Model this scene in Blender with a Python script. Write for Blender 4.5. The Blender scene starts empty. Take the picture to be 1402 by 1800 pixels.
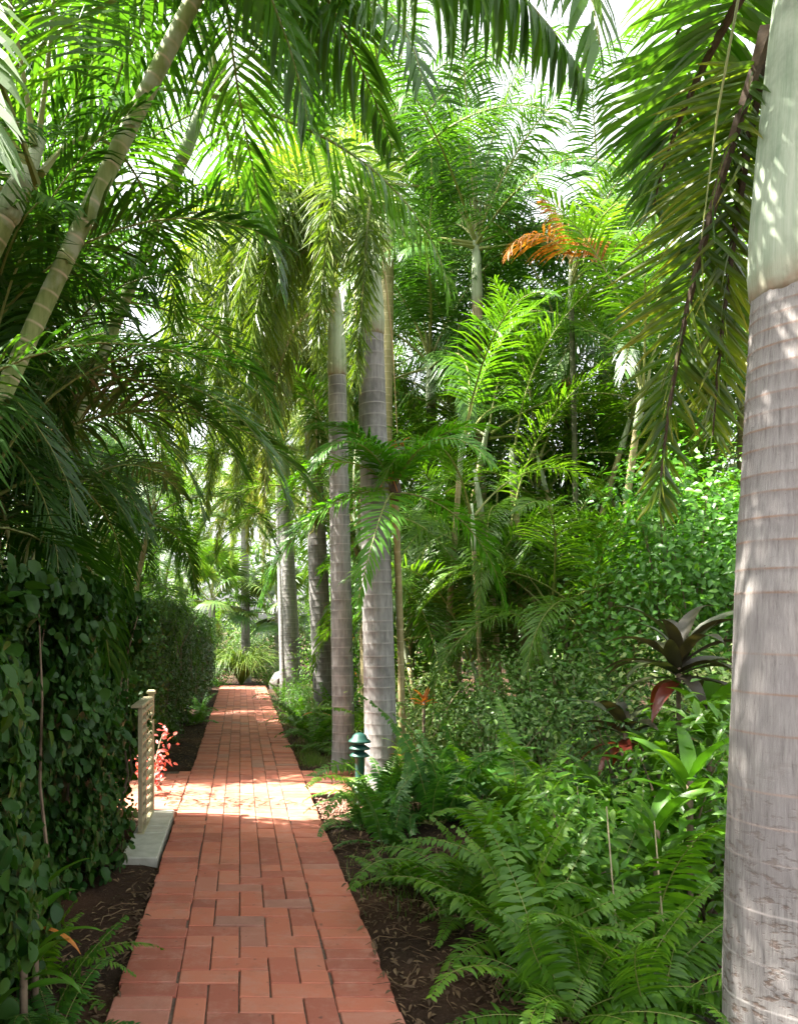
import bpy, math, random
import numpy as np
from mathutils import Vector, Matrix, Euler
R = math.radians
scene = bpy.context.scene
C = scene.collection

# ------------------------------------------------------------------ camera
EYE = 1.46
cam_d = bpy.data.cameras.new('camera')
cam = bpy.data.objects.new('camera', cam_d); C.objects.link(cam)
cam.location = (0, 0, EYE); cam.rotation_euler = (R(90), 0, 0)
cam_d.sensor_fit = 'VERTICAL'; cam_d.sensor_height = 36.0; cam_d.lens = 28.0
cam_d.shift_x = (701 - 423) / 1800; cam_d.shift_y = (1100 - 900) / 1800
cam_d.clip_start = 0.05; cam_d.clip_end = 500
scene.camera = cam

# ------------------------------------------------------------------ sky, sun, exposure
SUN_EL, SUN_AHEAD = R(52), R(9)          # sun stands to the left, slightly ahead
wd = bpy.data.worlds.new('World'); scene.world = wd; wd.use_nodes = True
wn = wd.node_tree
sky = wn.nodes.new('ShaderNodeTexSky'); sky.sky_type = 'NISHITA'; sky.sun_disc = False
sky.sun_elevation = SUN_EL; sky.sun_rotation = R(-90) + SUN_AHEAD
sky.air_density = 1.0; sky.dust_density = 5.0; sky.ozone_density = 0.6
bg = wn.nodes['Background']; bg.inputs['Strength'].default_value = 0.15
hz = wn.nodes.new('ShaderNodeHueSaturation')          # bright thin cloud: a pale, almost white sky
hz.inputs['Saturation'].default_value = 0.16; hz.inputs['Value'].default_value = 0.80
wn.links.new(sky.outputs[0], hz.inputs['Color']); wn.links.new(hz.outputs[0], bg.inputs['Color'])
sun_d = bpy.data.lights.new('sun', 'SUN'); sun_d.energy = 5.0; sun_d.angle = R(0.5)
sun_d.color = (1.0, 0.94, 0.84)
sun = bpy.data.objects.new('sun', sun_d); C.objects.link(sun)
sv = Vector((-math.cos(SUN_EL) * math.cos(SUN_AHEAD), math.cos(SUN_EL) * math.sin(SUN_AHEAD), math.sin(SUN_EL)))
sun.rotation_euler = sv.to_track_quat('Z', 'Y').to_euler(); sun.location = (-6, 2, 12)
vs = scene.view_settings
vs.view_transform = 'Standard'; vs.look = 'None'; vs.gamma = 1; vs.use_curve_mapping = False
vs.exposure = 2.8
cy = scene.cycles
cy.max_bounces = 8; cy.diffuse_bounces = 5; cy.glossy_bounces = 2; cy.transmission_bounces = 4
cy.transparent_max_bounces = 4; cy.use_denoising = True; cy.caustics_reflective = False
cy.sample_clamp_indirect = 6.0

# ------------------------------------------------------------------ materials
def newmat(name):
    m = bpy.data.materials.new(name); m.use_nodes = True
    nt = m.node_tree; nt.nodes.clear()
    return m, nt
def N(nt, typ, **kw):
    n = nt.nodes.new(typ)
    for k, v in kw.items():
        if k.startswith('i_'):
            key = k[2:]
            n.inputs[int(key) if key.isdigit() else key.replace('_', ' ')].default_value = v
        else: setattr(n, k, v)
    return n
def ramp(nt, fac, stops, interp='LINEAR'):
    r = nt.nodes.new('ShaderNodeValToRGB'); r.color_ramp.interpolation = interp
    e = r.color_ramp.elements
    e[0].position, e[0].color = stops[0][0], (*stops[0][1], 1)
    e[1].position, e[1].color = stops[-1][0], (*stops[-1][1], 1)
    for p, c in stops[1:-1]:
        q = e.new(p); q.color = (*c, 1)
    nt.links.new(fac, r.inputs[0]); return r.outputs[0]
def mix(nt, fac, a, b, blend='MIX'):
    n = nt.nodes.new('ShaderNodeMix'); n.data_type = 'RGBA'; n.blend_type = blend
    for sock, v in ((n.inputs[0], fac), (n.inputs[6], a), (n.inputs[7], b)):
        if hasattr(v, 'node'): nt.links.new(v, sock)
        else: sock.default_value = v if isinstance(v, (int, float)) else (*v, 1)
    return n.outputs[2]
def maths(nt, op, a, b=0.0, clamp=False):
    n = nt.nodes.new('ShaderNodeMath'); n.operation = op; n.use_clamp = clamp
    for i, v in enumerate((a, b)):
        if hasattr(v, 'node'): nt.links.new(v, n.inputs[i])
        else: n.inputs[i].default_value = v
    return n.outputs[0]

def leafmat(name, c0, c1, c2=None, rough=0.42, trans=0.35, tip=None, tipamt=0.0, spec=0.5):
    """leaf: colour varies by frond and by leaflet; light passes through it"""
    m, nt = newmat(name); L = nt.links
    geo = N(nt, 'ShaderNodeNewGeometry'); oi = N(nt, 'ShaderNodeObjectInfo')
    f = maths(nt, 'ADD', maths(nt, 'MULTIPLY', geo.outputs['Random Per Island'], 0.55), maths(nt, 'MULTIPLY', oi.outputs['Random'], 0.45))
    stops = [(0.12, c0), (0.88, c1)] if c2 is None else [(0.12, c0), (0.6, c1), (0.92, c2)]
    col = ramp(nt, f, stops)
    tc = N(nt, 'ShaderNodeTexCoord')
    nz = N(nt, 'ShaderNodeTexNoise', i_Scale=9.0, i_Detail=2.0); L.new(tc.outputs['Object'], nz.inputs['Vector'])
    col = mix(nt, maths(nt, 'MULTIPLY', nz.outputs[0], 0.5), col, mix(nt, 1.0, col, (0.55, 0.62, 0.5), 'MULTIPLY'))
    if tip:
        at = N(nt, 'ShaderNodeAttribute', attribute_name='t')
        k = maths(nt, 'MULTIPLY', maths(nt, 'POWER', at.outputs['Fac'], 2.2), maths(nt, 'MULTIPLY', geo.outputs['Random Per Island'], tipamt), True)
        col = mix(nt, k, col, tip)
    p = N(nt, 'ShaderNodeBsdfPrincipled', i_Roughness=rough); L.new(col, p.inputs['Base Color'])
    p.inputs['Specular IOR Level'].default_value = spec
    t = N(nt, 'ShaderNodeBsdfTranslucent')
    tcol = mix(nt, 1.0, col, (1.7, 1.75, 0.6), 'MULTIPLY'); L.new(tcol, t.inputs[0])
    ms = N(nt, 'ShaderNodeMixShader'); ms.inputs[0].default_value = trans
    L.new(p.outputs[0], ms.inputs[1]); L.new(t.outputs[0], ms.inputs[2])
    o = N(nt, 'ShaderNodeOutputMaterial'); L.new(ms.outputs[0], o.inputs[0])
    return m

def plainmat(name, c0, c1, scale=12.0, rough=0.7, bump=0.0, stretch=(1, 1, 1), rnd=0.0, spec=0.4):
    m, nt = newmat(name); L = nt.links
    tc = N(nt, 'ShaderNodeTexCoord'); mp = N(nt, 'ShaderNodeMapping'); mp.inputs['Scale'].default_value = stretch
    L.new(tc.outputs['Object'], mp.inputs[0])
    nz = N(nt, 'ShaderNodeTexNoise', i_Scale=scale, i_Detail=6.0, i_Roughness=0.6); L.new(mp.outputs[0], nz.inputs['Vector'])
    col = ramp(nt, nz.outputs[0], [(0.32, c0), (0.68, c1)])
    if rnd:
        oi = N(nt, 'ShaderNodeObjectInfo'); geo = N(nt, 'ShaderNodeNewGeometry')
        f = maths(nt, 'ADD', maths(nt, 'MULTIPLY', oi.outputs['Random'], rnd), 1 - rnd / 2)
        hv = N(nt, 'ShaderNodeHueSaturation'); L.new(col, hv.inputs['Color']); L.new(f, hv.inputs['Value']); col = hv.outputs[0]
    p = N(nt, 'ShaderNodeBsdfPrincipled', i_Roughness=rough); L.new(col, p.inputs['Base Color'])
    p.inputs['Specular IOR Level'].default_value = spec
    if bump:
        b = N(nt, 'ShaderNodeBump', i_Strength=bump, i_Distance=0.02); L.new(nz.outputs[0], b.inputs['Height']); L.new(b.outputs[0], p.inputs['Normal'])
    o = N(nt, 'ShaderNodeOutputMaterial'); L.new(p.outputs[0], o.inputs[0])
    return m

def barkmat(name, base0, base1, scar, lichen=None, crack=0.5, zscale=3.0):
    """ringed palm bark; the ring scars carry vertex value t"""
    m, nt = newmat(name); L = nt.links
    tc = N(nt, 'ShaderNodeTexCoord')
    mp = N(nt, 'ShaderNodeMapping'); mp.inputs['Scale'].default_value = (34, 34, zscale); L.new(tc.outputs['Object'], mp.inputs[0])
    n1 = N(nt, 'ShaderNodeTexNoise', i_Scale=1.0, i_Detail=6.0, i_Roughness=0.65); L.new(mp.outputs[0], n1.inputs['Vector'])
    n2 = N(nt, 'ShaderNodeTexNoise', i_Scale=4.5, i_Detail=5.0, i_Roughness=0.62); L.new(tc.outputs['Object'], n2.inputs['Vector'])
    col = ramp(nt, n1.outputs[0], [(0.30, base0), (0.62, base1)])
    col = mix(nt, maths(nt, 'MULTIPLY', ramp(nt, n2.outputs[0], [(0.48, (0, 0, 0)), (0.68, (1, 1, 1))]), 0.7), col, tuple(x * 0.62 for x in base0))
    if lichen:
        n3 = N(nt, 'ShaderNodeTexNoise', i_Scale=7.0, i_Detail=6.0); L.new(tc.outputs['Object'], n3.inputs['Vector'])
        col = mix(nt, ramp(nt, n3.outputs[0], [(0.50, (0, 0, 0)), (0.62, (1, 1, 1))]), col, lichen)
    at = N(nt, 'ShaderNodeAttribute', attribute_name='t')
    n4 = N(nt, 'ShaderNodeTexNoise', i_Scale=14.0, i_Detail=3.0); L.new(tc.outputs['Object'], n4.inputs['Vector'])
    k = maths(nt, 'MULTIPLY', at.outputs['Fac'], ramp(nt, n4.outputs[0], [(0.3, (0.25,) * 3), (0.6, (1, 1, 1))]), True)
    col = mix(nt, k, col, scar)
    p = N(nt, 'ShaderNodeBsdfPrincipled', i_Roughness=0.8); L.new(col, p.inputs['Base Color'])
    b = N(nt, 'ShaderNodeBump', i_Strength=crack, i_Distance=0.012); L.new(n1.outputs[0], b.inputs['Height']); L.new(b.outputs[0], p.inputs['Normal'])
    o = N(nt, 'ShaderNodeOutputMaterial'); L.new(p.outputs[0], o.inputs[0])
    return m

def bigbark():
    m, nt = newmat('big_palm_bark'); L = nt.links
    tc = N(nt, 'ShaderNodeTexCoord'); sx = N(nt, 'ShaderNodeSeparateXYZ'); L.new(tc.outputs['Object'], sx.inputs[0])
    def noise(scale, st, det=6.0, ro=.62):
        mp = N(nt, 'ShaderNodeMapping'); mp.inputs['Scale'].default_value = st; L.new(tc.outputs['Object'], mp.inputs[0])
        n = N(nt, 'ShaderNodeTexNoise', i_Scale=scale, i_Detail=det, i_Roughness=ro); L.new(mp.outputs[0], n.inputs['Vector']); return n.outputs[0]
    fib = noise(1.0, (85, 85, 7), 8.0, .7); big = noise(2.6, (1, 1, 1)); blot = noise(1.0, (20, 20, 42), 5.0, .6); fleck = noise(1.0, (70, 70, 90), 3.0)
    col = ramp(nt, fib, [(0.30, (0.105, 0.095, 0.090)), (0.44, (0.215, 0.20, 0.19)), (0.72, (0.315, 0.298, 0.285))])
    col = mix(nt, maths(nt, 'MULTIPLY', ramp(nt, big, [(0.4, (0, 0, 0)), (0.7, (1, 1, 1))]), .55), col, (0.20, 0.178, 0.18))
    low = ramp(nt, maths(nt, 'MULTIPLY', sx.outputs['Z'], .4), [(0.18, (1, 1, 1)), (0.46, (0, 0, 0))])
    k = maths(nt, 'MULTIPLY', ramp(nt, blot, [(0.53, (0, 0, 0)), (0.64, (1, 1, 1))]), low)
    col = mix(nt, maths(nt, 'MULTIPLY', k, .8), col, (0.125, 0.082, 0.062))
    col = mix(nt, ramp(nt, fleck, [(0.70, (0, 0, 0)), (0.74, (.8, .8, .8))]), col, (0.10, 0.075, 0.06))
    at = N(nt, 'ShaderNodeAttribute', attribute_name='t')
    sc = mix(nt, low, (0.24, 0.145, 0.10), (0.50, 0.47, 0.45))
    brk = noise(1.0, (9, 9, 30), 3.0)
    col = mix(nt, maths(nt, 'MULTIPLY', at.outputs['Fac'], ramp(nt, brk, [(0.35, (.15,) * 3), (0.6, (.9,) * 3)])), col, sc)
    p = N(nt, 'ShaderNodeBsdfPrincipled', i_Roughness=0.85); L.new(col, p.inputs['Base Color']); p.inputs['Specular IOR Level'].default_value = .25
    h = maths(nt, 'SUBTRACT', fib, maths(nt, 'MULTIPLY', k, .6))
    b = N(nt, 'ShaderNodeBump', i_Strength=0.5, i_Distance=0.012); L.new(h, b.inputs['Height']); L.new(b.outputs[0], p.inputs['Normal'])
    o = N(nt, 'ShaderNodeOutputMaterial'); L.new(p.outputs[0], o.inputs[0]); return m
M = {}
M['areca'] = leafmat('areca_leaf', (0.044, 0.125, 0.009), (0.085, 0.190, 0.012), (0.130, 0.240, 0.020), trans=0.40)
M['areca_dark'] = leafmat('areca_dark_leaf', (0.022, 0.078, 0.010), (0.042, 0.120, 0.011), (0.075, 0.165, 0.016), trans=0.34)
M['fox'] = leafmat('foxtail_leaf', (0.085, 0.165, 0.014), (0.15, 0.235, 0.022), (0.26, 0.32, 0.065), trans=0.36, tip=(0.32, 0.30, 0.10), tipamt=0.5)
M['foxold'] = leafmat('foxtail_old_leaf', (0.11, 0.17, 0.03), (0.18, 0.22, 0.05), (0.30, 0.29, 0.10), trans=0.36, tip=(0.42, 0.33, 0.12), tipamt=0.7)
M['nearfrond'] = leafmat('near_frond_leaf', (0.05, 0.115, 0.015), (0.09, 0.16, 0.018), (0.15, 0.22, 0.03), trans=0.5, tip=(0.36, 0.26, 0.03), tipamt=0.7)
M['king'] = leafmat('king_leaf', (0.036, 0.112, 0.012), (0.066, 0.170, 0.016), (0.120, 0.225, 0.032), trans=0.32)
M['bright'] = leafmat('bright_leaf', (0.055, 0.20, 0.008), (0.085, 0.26, 0.010), (0.12, 0.30, 0.014), trans=0.45)
M['dead'] = leafmat('dead_frond_leaf', (0.34, 0.11, 0.02), (0.50, 0.19, 0.04), (0.58, 0.34, 0.13), trans=0.30, tip=(0.30, 0.13, 0.05), tipamt=1.2)
M['fan'] = leafmat('fan_leaf', (0.055, 0.13, 0.03), (0.10, 0.17, 0.035), (0.19, 0.24, 0.06), trans=0.3)
M['fern'] = leafmat('fern_leaf', (0.052, 0.150, 0.008), (0.090, 0.215, 0.010), (0.135, 0.270, 0.014), trans=0.38, rough=0.5)
M['fernblue'] = leafmat('fern_blue_leaf', (0.032, 0.115, 0.016), (0.050, 0.155, 0.018), (0.085, 0.200, 0.022), trans=0.36, rough=0.5)
M['hedge'] = leafmat('hedge_leaf', (0.016, 0.060, 0.010), (0.036, 0.100, 0.012), (0.105, 0.165, 0.014), trans=0.28, rough=0.5, spec=.3)
M['hedge2'] = leafmat('hedge_small_leaf', (0.022, 0.070, 0.007), (0.042, 0.105, 0.009), (0.085, 0.155, 0.014), trans=0.25, rough=0.38)
M['shrub'] = leafmat('shrub_leaf', (0.050, 0.170, 0.010), (0.095, 0.250, 0.014), (0.180, 0.330, 0.030), trans=0.38, rough=0.4)
M['variegated'] = leafmat('variegated_leaf', (0.08, 0.19, 0.03), (0.17, 0.28, 0.07), (0.38, 0.42, 0.17), trans=0.35, rough=0.4)
M['strap'] = leafmat('strap_leaf', (0.045, 0.150, 0.010), (0.080, 0.205, 0.013), (0.120, 0.250, 0.018), trans=0.33, rough=0.33)
M['ti'] = leafmat('ti_leaf', (0.020, 0.016, 0.014), (0.042, 0.036, 0.020), (0.05, 0.09, 0.028), trans=0.14, rough=0.45, spec=.3)
M['tired'] = leafmat('ti_red_leaf', (0.09, 0.015, 0.012), (0.16, 0.03, 0.015), trans=0.25, rough=0.3)
M['red'] = leafmat('red_leaf', (0.36, 0.05, 0.045), (0.50, 0.09, 0.075), (0.58, 0.20, 0.17), trans=0.35)
M['orange'] = leafmat('orange_bract', (0.55, 0.14, 0.03), (0.65, 0.24, 0.05), trans=0.3)
M['grass'] = leafmat('grass_blade', (0.06, 0.14, 0.02), (0.12, 0.20, 0.03), (0.24, 0.27, 0.07), trans=0.3)
M['rachis'] = plainmat('rachis_green', (0.14, 0.17, 0.04), (0.24, 0.25, 0.07), 8, 0.5)
M['rachis_dark'] = plainmat('rachis_brown', (0.045, 0.03, 0.018), (0.10, 0.065, 0.035), 14, 0.7, stretch=(1, 6, 6))
M['rachis_tan'] = plainmat('rachis_tan', (0.35, 0.24, 0.10), (0.45, 0.34, 0.16), 8, 0.6)
M['shaft'] = barkmat('crownshaft_green', (0.20, 0.27, 0.13), (0.40, 0.45, 0.31), (0.22, 0.15, 0.09), crack=0.15, zscale=.8)
M['shaftpale'] = barkmat('crownshaft_pale', (0.22, 0.29, 0.20), (0.40, 0.45, 0.35), (0.26, 0.17, 0.11), crack=0.25, zscale=.7)
M['bark'] = barkmat('palm_bark', (0.155, 0.148, 0.140), (0.30, 0.288, 0.272), (0.37, 0.352, 0.33), crack=0.35, zscale=5)
M['barkbig'] = bigbark()
M['cane'] = barkmat('cane_bark', (0.13, 0.19, 0.04), (0.27, 0.32, 0.12), (0.56, 0.46, 0.33), lichen=(0.34, 0.38, 0.25), crack=0.2)
M['canedark'] = barkmat('dark_cane_bark', (0.045, 0.055, 0.022), (0.10, 0.11, 0.05), (0.16, 0.14, 0.09), crack=0.2)
M['canetan'] = barkmat('thin_cane_bark', (0.22, 0.19, 0.08), (0.36, 0.31, 0.15), (0.50, 0.42, 0.28), crack=0.2)
M['twig'] = plainmat('twig', (0.10, 0.07, 0.045), (0.24, 0.18, 0.12), 10, 0.85)
M['twigpale'] = plainmat('pale_twig', (0.30, 0.24, 0.15), (0.50, 0.42, 0.28), 10, 0.85)
M['litter'] = leafmat('leaf_litter', (0.07, 0.04, 0.022), (0.17, 0.10, 0.05), (0.32, 0.23, 0.13), trans=0.1, rough=0.8)
M['timber'] = plainmat('painted_timber', (0.25, 0.215, 0.12), (0.38, 0.335, 0.21), 5, 0.6, bump=0.1, stretch=(6, 1, 6))
M['slab'] = plainmat('concrete_slab', (0.34, 0.33, 0.27), (0.50, 0.49, 0.42), 9, 0.85, bump=0.25)
M['bollard'] = plainmat('green_metal', (0.006, 0.040, 0.030), (0.014, 0.072, 0.053), 14, 0.5)
M['stone'] = plainmat('grey_stone', (0.07, 0.07, 0.062), (0.16, 0.155, 0.14), 6, 0.9, bump=0.5)
M['chip'] = plainmat('red_gravel', (0.20, 0.09, 0.06), (0.36, 0.19, 0.14), 25, 0.9, bump=0.5, rnd=0.3)
M['sand'] = plainmat('joint_sand', (0.07, 0.045, 0.032), (0.17, 0.115, 0.085), 40, 0.95)

def brickmat():
    m, nt = newmat('clay_brick'); L = nt.links
    oi = N(nt, 'ShaderNodeObjectInfo'); geo = N(nt, 'ShaderNodeNewGeometry'); tc = N(nt, 'ShaderNodeTexCoord')
    rnd = maths(nt, 'FRACT', maths(nt, 'ADD', oi.outputs['Random'], geo.outputs['Random Per Island']))
    col = ramp(nt, rnd, [(0.0, (0.29, 0.085, 0.060)), (0.25, (0.38, 0.110, 0.072)), (0.55, (0.46, 0.140, 0.086)), (0.85, (0.50, 0.170, 0.104)), (0.93, (0.40, 0.155, 0.11)), (1.0, (0.28, 0.15, 0.12))])
    n1 = N(nt, 'ShaderNodeTexNoise', i_Scale=130.0, i_Detail=4.0); L.new(geo.outputs['Position'], n1.inputs['Vector'])
    col = mix(nt, maths(nt, 'MULTIPLY', n1.outputs[0], 0.3), col, (0.48, 0.19, 0.11))
    n2 = N(nt, 'ShaderNodeTexNoise', i_Scale=3.2, i_Detail=6.0, i_Roughness=0.7); L.new(geo.outputs['Position'], n2.inputs['Vector'])
    col = mix(nt, maths(nt, 'MULTIPLY', ramp(nt, n2.outputs[0], [(0.52, (0, 0, 0)), (0.72, (1, 1, 1))]), 0.45), col, (0.17, 0.085, 0.06))
    n5 = N(nt, 'ShaderNodeTexNoise', i_Scale=7.5, i_Detail=8.0, i_Roughness=0.75); L.new(geo.outputs['Position'], n5.inputs['Vector'])
    col = mix(nt, maths(nt, 'MULTIPLY', ramp(nt, n5.outputs[0], [(0.48, (0, 0, 0)), (0.66, (1, 1, 1))]), 0.5), col, (0.46, 0.24, 0.18))
    n3 = N(nt, 'ShaderNodeTexNoise', i_Scale=22.0, i_Detail=3.0); L.new(geo.outputs['Position'], n3.inputs['Vector'])
    col = mix(nt, ramp(nt, n3.outputs[0], [(0.68, (0, 0, 0)), (0.76, (0.7, 0.7, 0.7))]), col, (0.09, 0.055, 0.045))
    p = N(nt, 'ShaderNodeBsdfPrincipled', i_Roughness=0.78); L.new(col, p.inputs['Base Color'])
    p.inputs['Specular IOR Level'].default_value = 0.3
    b = N(nt, 'ShaderNodeBump', i_Strength=0.35, i_Distance=0.004); L.new(n1.outputs[0], b.inputs['Height']); L.new(b.outputs[0], p.inputs['Normal'])
    o = N(nt, 'ShaderNodeOutputMaterial'); L.new(p.outputs[0], o.inputs[0]); return m
M['brick'] = brickmat()
def soilmat():
    m, nt = newmat('soil'); L = nt.links
    geo = N(nt, 'ShaderNodeNewGeometry')
    n1 = N(nt, 'ShaderNodeTexNoise', i_Scale=1.3, i_Detail=6.0); L.new(geo.outputs['Position'], n1.inputs['Vector'])
    n2 = N(nt, 'ShaderNodeTexNoise', i_Scale=55.0, i_Detail=6.0, i_Roughness=0.7); L.new(geo.outputs['Position'], n2.inputs['Vector'])
    col = ramp(nt, n1.outputs[0], [(0.35, (0.028, 0.018, 0.012)), (0.55, (0.055, 0.030, 0.018)), (0.72, (0.11, 0.055, 0.03))])
    col = mix(nt, ramp(nt, n2.outputs[0], [(0.55, (0, 0, 0)), (0.75, (0.8,) * 3)]), col, (0.13, 0.085, 0.055))
    p = N(nt, 'ShaderNodeBsdfPrincipled', i_Roughness=0.95); L.new(col, p.inputs['Base Color']); p.inputs['Specular IOR Level'].default_value = 0.15
    b = N(nt, 'ShaderNodeBump', i_Strength=0.9, i_Distance=0.02); L.new(n2.outputs[0], b.inputs['Height']); L.new(b.outputs[0], p.inputs['Normal'])
    o = N(nt, 'ShaderNodeOutputMaterial'); L.new(p.outputs[0], o.inputs[0]); return m
M['soil'] = soilmat()

# ------------------------------------------------------------------ mesh helpers
class MB:
    """collects polygons; t is a float stored at each vertex"""
    def __init__(s): s.v = []; s.f = []; s.m = []; s.t = []
    def add(s, vs, fs, mat=0, t=None):
        o = len(s.v); s.v.extend([tuple(p) for p in vs]); s.f.extend([tuple(i + o for i in f) for f in fs])
        s.m.extend([mat] * len(fs)); s.t.extend(t if t is not None else [0.0] * len(vs))
    def tube(s, pts, rads, n=6, mat=0, cap=True, t=None, ell=1.0):
        pts = [Vector(p) for p in pts]; vs, fs, tt = [], [], []
        prev = None
        for i, p in enumerate(pts):
            d = (pts[min(i + 1, len(pts) - 1)] - pts[max(i - 1, 0)]).normalized()
            if prev is None:
                a = Vector((1, 0, 0)) if abs(d.x) < 0.8 else Vector((0, 1, 0))
            else: a = prev
            u = (a - d * a.dot(d)).normalized(); w = d.cross(u); prev = u
            for k in range(n):
                an = 2 * math.pi * k / n
                vs.append(p + u * math.cos(an) * rads[i] + w * math.sin(an) * rads[i] * ell); tt.append(t[i] if t else 0.0)
        for i in range(len(pts) - 1):
            for k in range(n):
                a, b = i * n + k, i * n + (k + 1) % n
                fs.append((a, b, b + n, a + n))
        if cap:
            fs.append(tuple(range(n - 1, -1, -1))); q = (len(pts) - 1) * n; fs.append(tuple(range(q, q + n)))
        s.add(vs, fs, mat, tt)
    def box(s, lo, hi, mat=0, bev=0.0):
        (a, b, c), (d, e, f) = lo, hi
        if not bev:
            s.add([(a, b, c), (d, b, c), (d, e, c), (a, e, c), (a, b, f), (d, b, f), (d, e, f), (a, e, f)],
                  [(0, 3, 2, 1), (4, 5, 6, 7), (0, 1, 5, 4), (1, 2, 6, 5), (2, 3, 7, 6), (3, 0, 4, 7)], mat); return
        g = bev
        vs = [(a, b, c), (d, b, c), (d, e, c), (a, e, c), (a, b, f - g), (d, b, f - g), (d, e, f - g), (a, e, f - g),
              (a + g, b + g, f), (d - g, b + g, f), (d - g, e - g, f), (a + g, e - g, f)]
        s.add(vs, [(0, 3, 2, 1), (0, 1, 5, 4), (1, 2, 6, 5), (2, 3, 7, 6), (3, 0, 4, 7), (4, 5, 9, 8), (5, 6, 10, 9), (6, 7, 11, 10), (7, 4, 8, 11), (8, 9, 10, 11)], mat)
    def merge(s, arr, mat4, mats=None):
        """append another MB transformed"""
        o = len(s.v); v = np.array(arr.v); m4 = np.array(mat4)
        s.v.extend(map(tuple, v @ m4[:3, :3].T + m4[:3, 3])); s.f.extend([tuple(i + o for i in f) for f in arr.f]); s.m.extend(arr.m); s.t.extend(arr.t)
    def mesh(s, name, mats, smooth=False):
        me = bpy.data.meshes.new(name); me.from_pydata(s.v, [], s.f)
        for m in mats: me.materials.append(M[m] if isinstance(m, str) else m)
        if len(mats) > 1: me.polygons.foreach_set('material_index', s.m)
        a = me.attributes.new('t', 'FLOAT', 'POINT'); a.data.foreach_set('value', s.t)
        if smooth: me.polygons.foreach_set('use_smooth', [True] * len(s.f))
        me.update(); return me
def ob(name, me, parent=None, loc=None, rot=None, sc=None):
    if isinstance(me, list):                       # a frond with its rachis as a sub-part
        o = ob(name, me[0], parent, loc, rot, sc); ob('rachis', me[1], o); return o
    o = bpy.data.objects.new(name, me); C.objects.link(o)
    if parent: o.parent = parent
    if loc is not None: o.location = loc
    if rot is not None: o.rotation_euler = rot
    if sc is not None: o.scale = (sc, sc, sc) if isinstance(sc, (int, float)) else sc
    return o
def tag(o, label, cat, group=None):
    o['label'] = label; o['category'] = cat
    if group: o['group'] = group
    return o
def thing(name, label, cat, loc, group=None, rotz=0.0):
    o = bpy.data.objects.new(name, None); C.objects.link(o); o.location = loc; o.rotation_euler = (0, 0, rotz)
    o.empty_display_size = 0.1
    return tag(o, label, cat, group)
def struct(o): o['kind'] = 'structure'; return o
def stuff(o): o['kind'] = 'stuff'; return o
UP = Vector((0, 0, 1))
GOLD = 2.399963

# ------------------------------------------------------------------ ground
rng = random.Random(5)
PL, PR = -0.494, 0.606            # path edges
def gz(x, y):
    """height of the beds"""
    d = max(PL - x, x - PR, 0.0)
    if 6.15 < y < 8.3 and -1.6 < x < 1.4: return -0.065
    if -0.80 < x < PL + .1 and 4.9 < y < 6.4: return -0.065
    if d <= 0.0: return -0.065
    k = min(1.0, d / 0.5)
    return -0.03 + k * (0.03 + 0.035 * math.sin(x * 3.1 + y * 1.7) + 0.02 * math.sin(x * 7.3 - y * 5.1)) + 0.008 * math.sin(x * 23 + 3 * math.sin(y * 19))
def build_ground():
    xs = [-120, -60, -25, -12, -7, -5, -4] + list(np.arange(-3.2, 5.6, 0.1)) + [6.5, 8, 12, 25, 60, 120]
    ys = [-60, -25, -8, -3, -1] + list(np.arange(0.0, 22, 0.1)) + [23, 25, 28, 35, 60, 120, 200]
    b = MB(); vs = [(x, y, gz(x, y)) for y in ys for x in xs]; nx = len(xs)
    fs = [(j * nx + i, j * nx + i + 1, (j + 1) * nx + i + 1, (j + 1) * nx + i) for j in range(len(ys) - 1) for i in range(nx - 1)]
    b.add(vs, fs); return struct(ob('ground', b.mesh('ground', ['soil'], True)))
build_ground()

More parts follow.
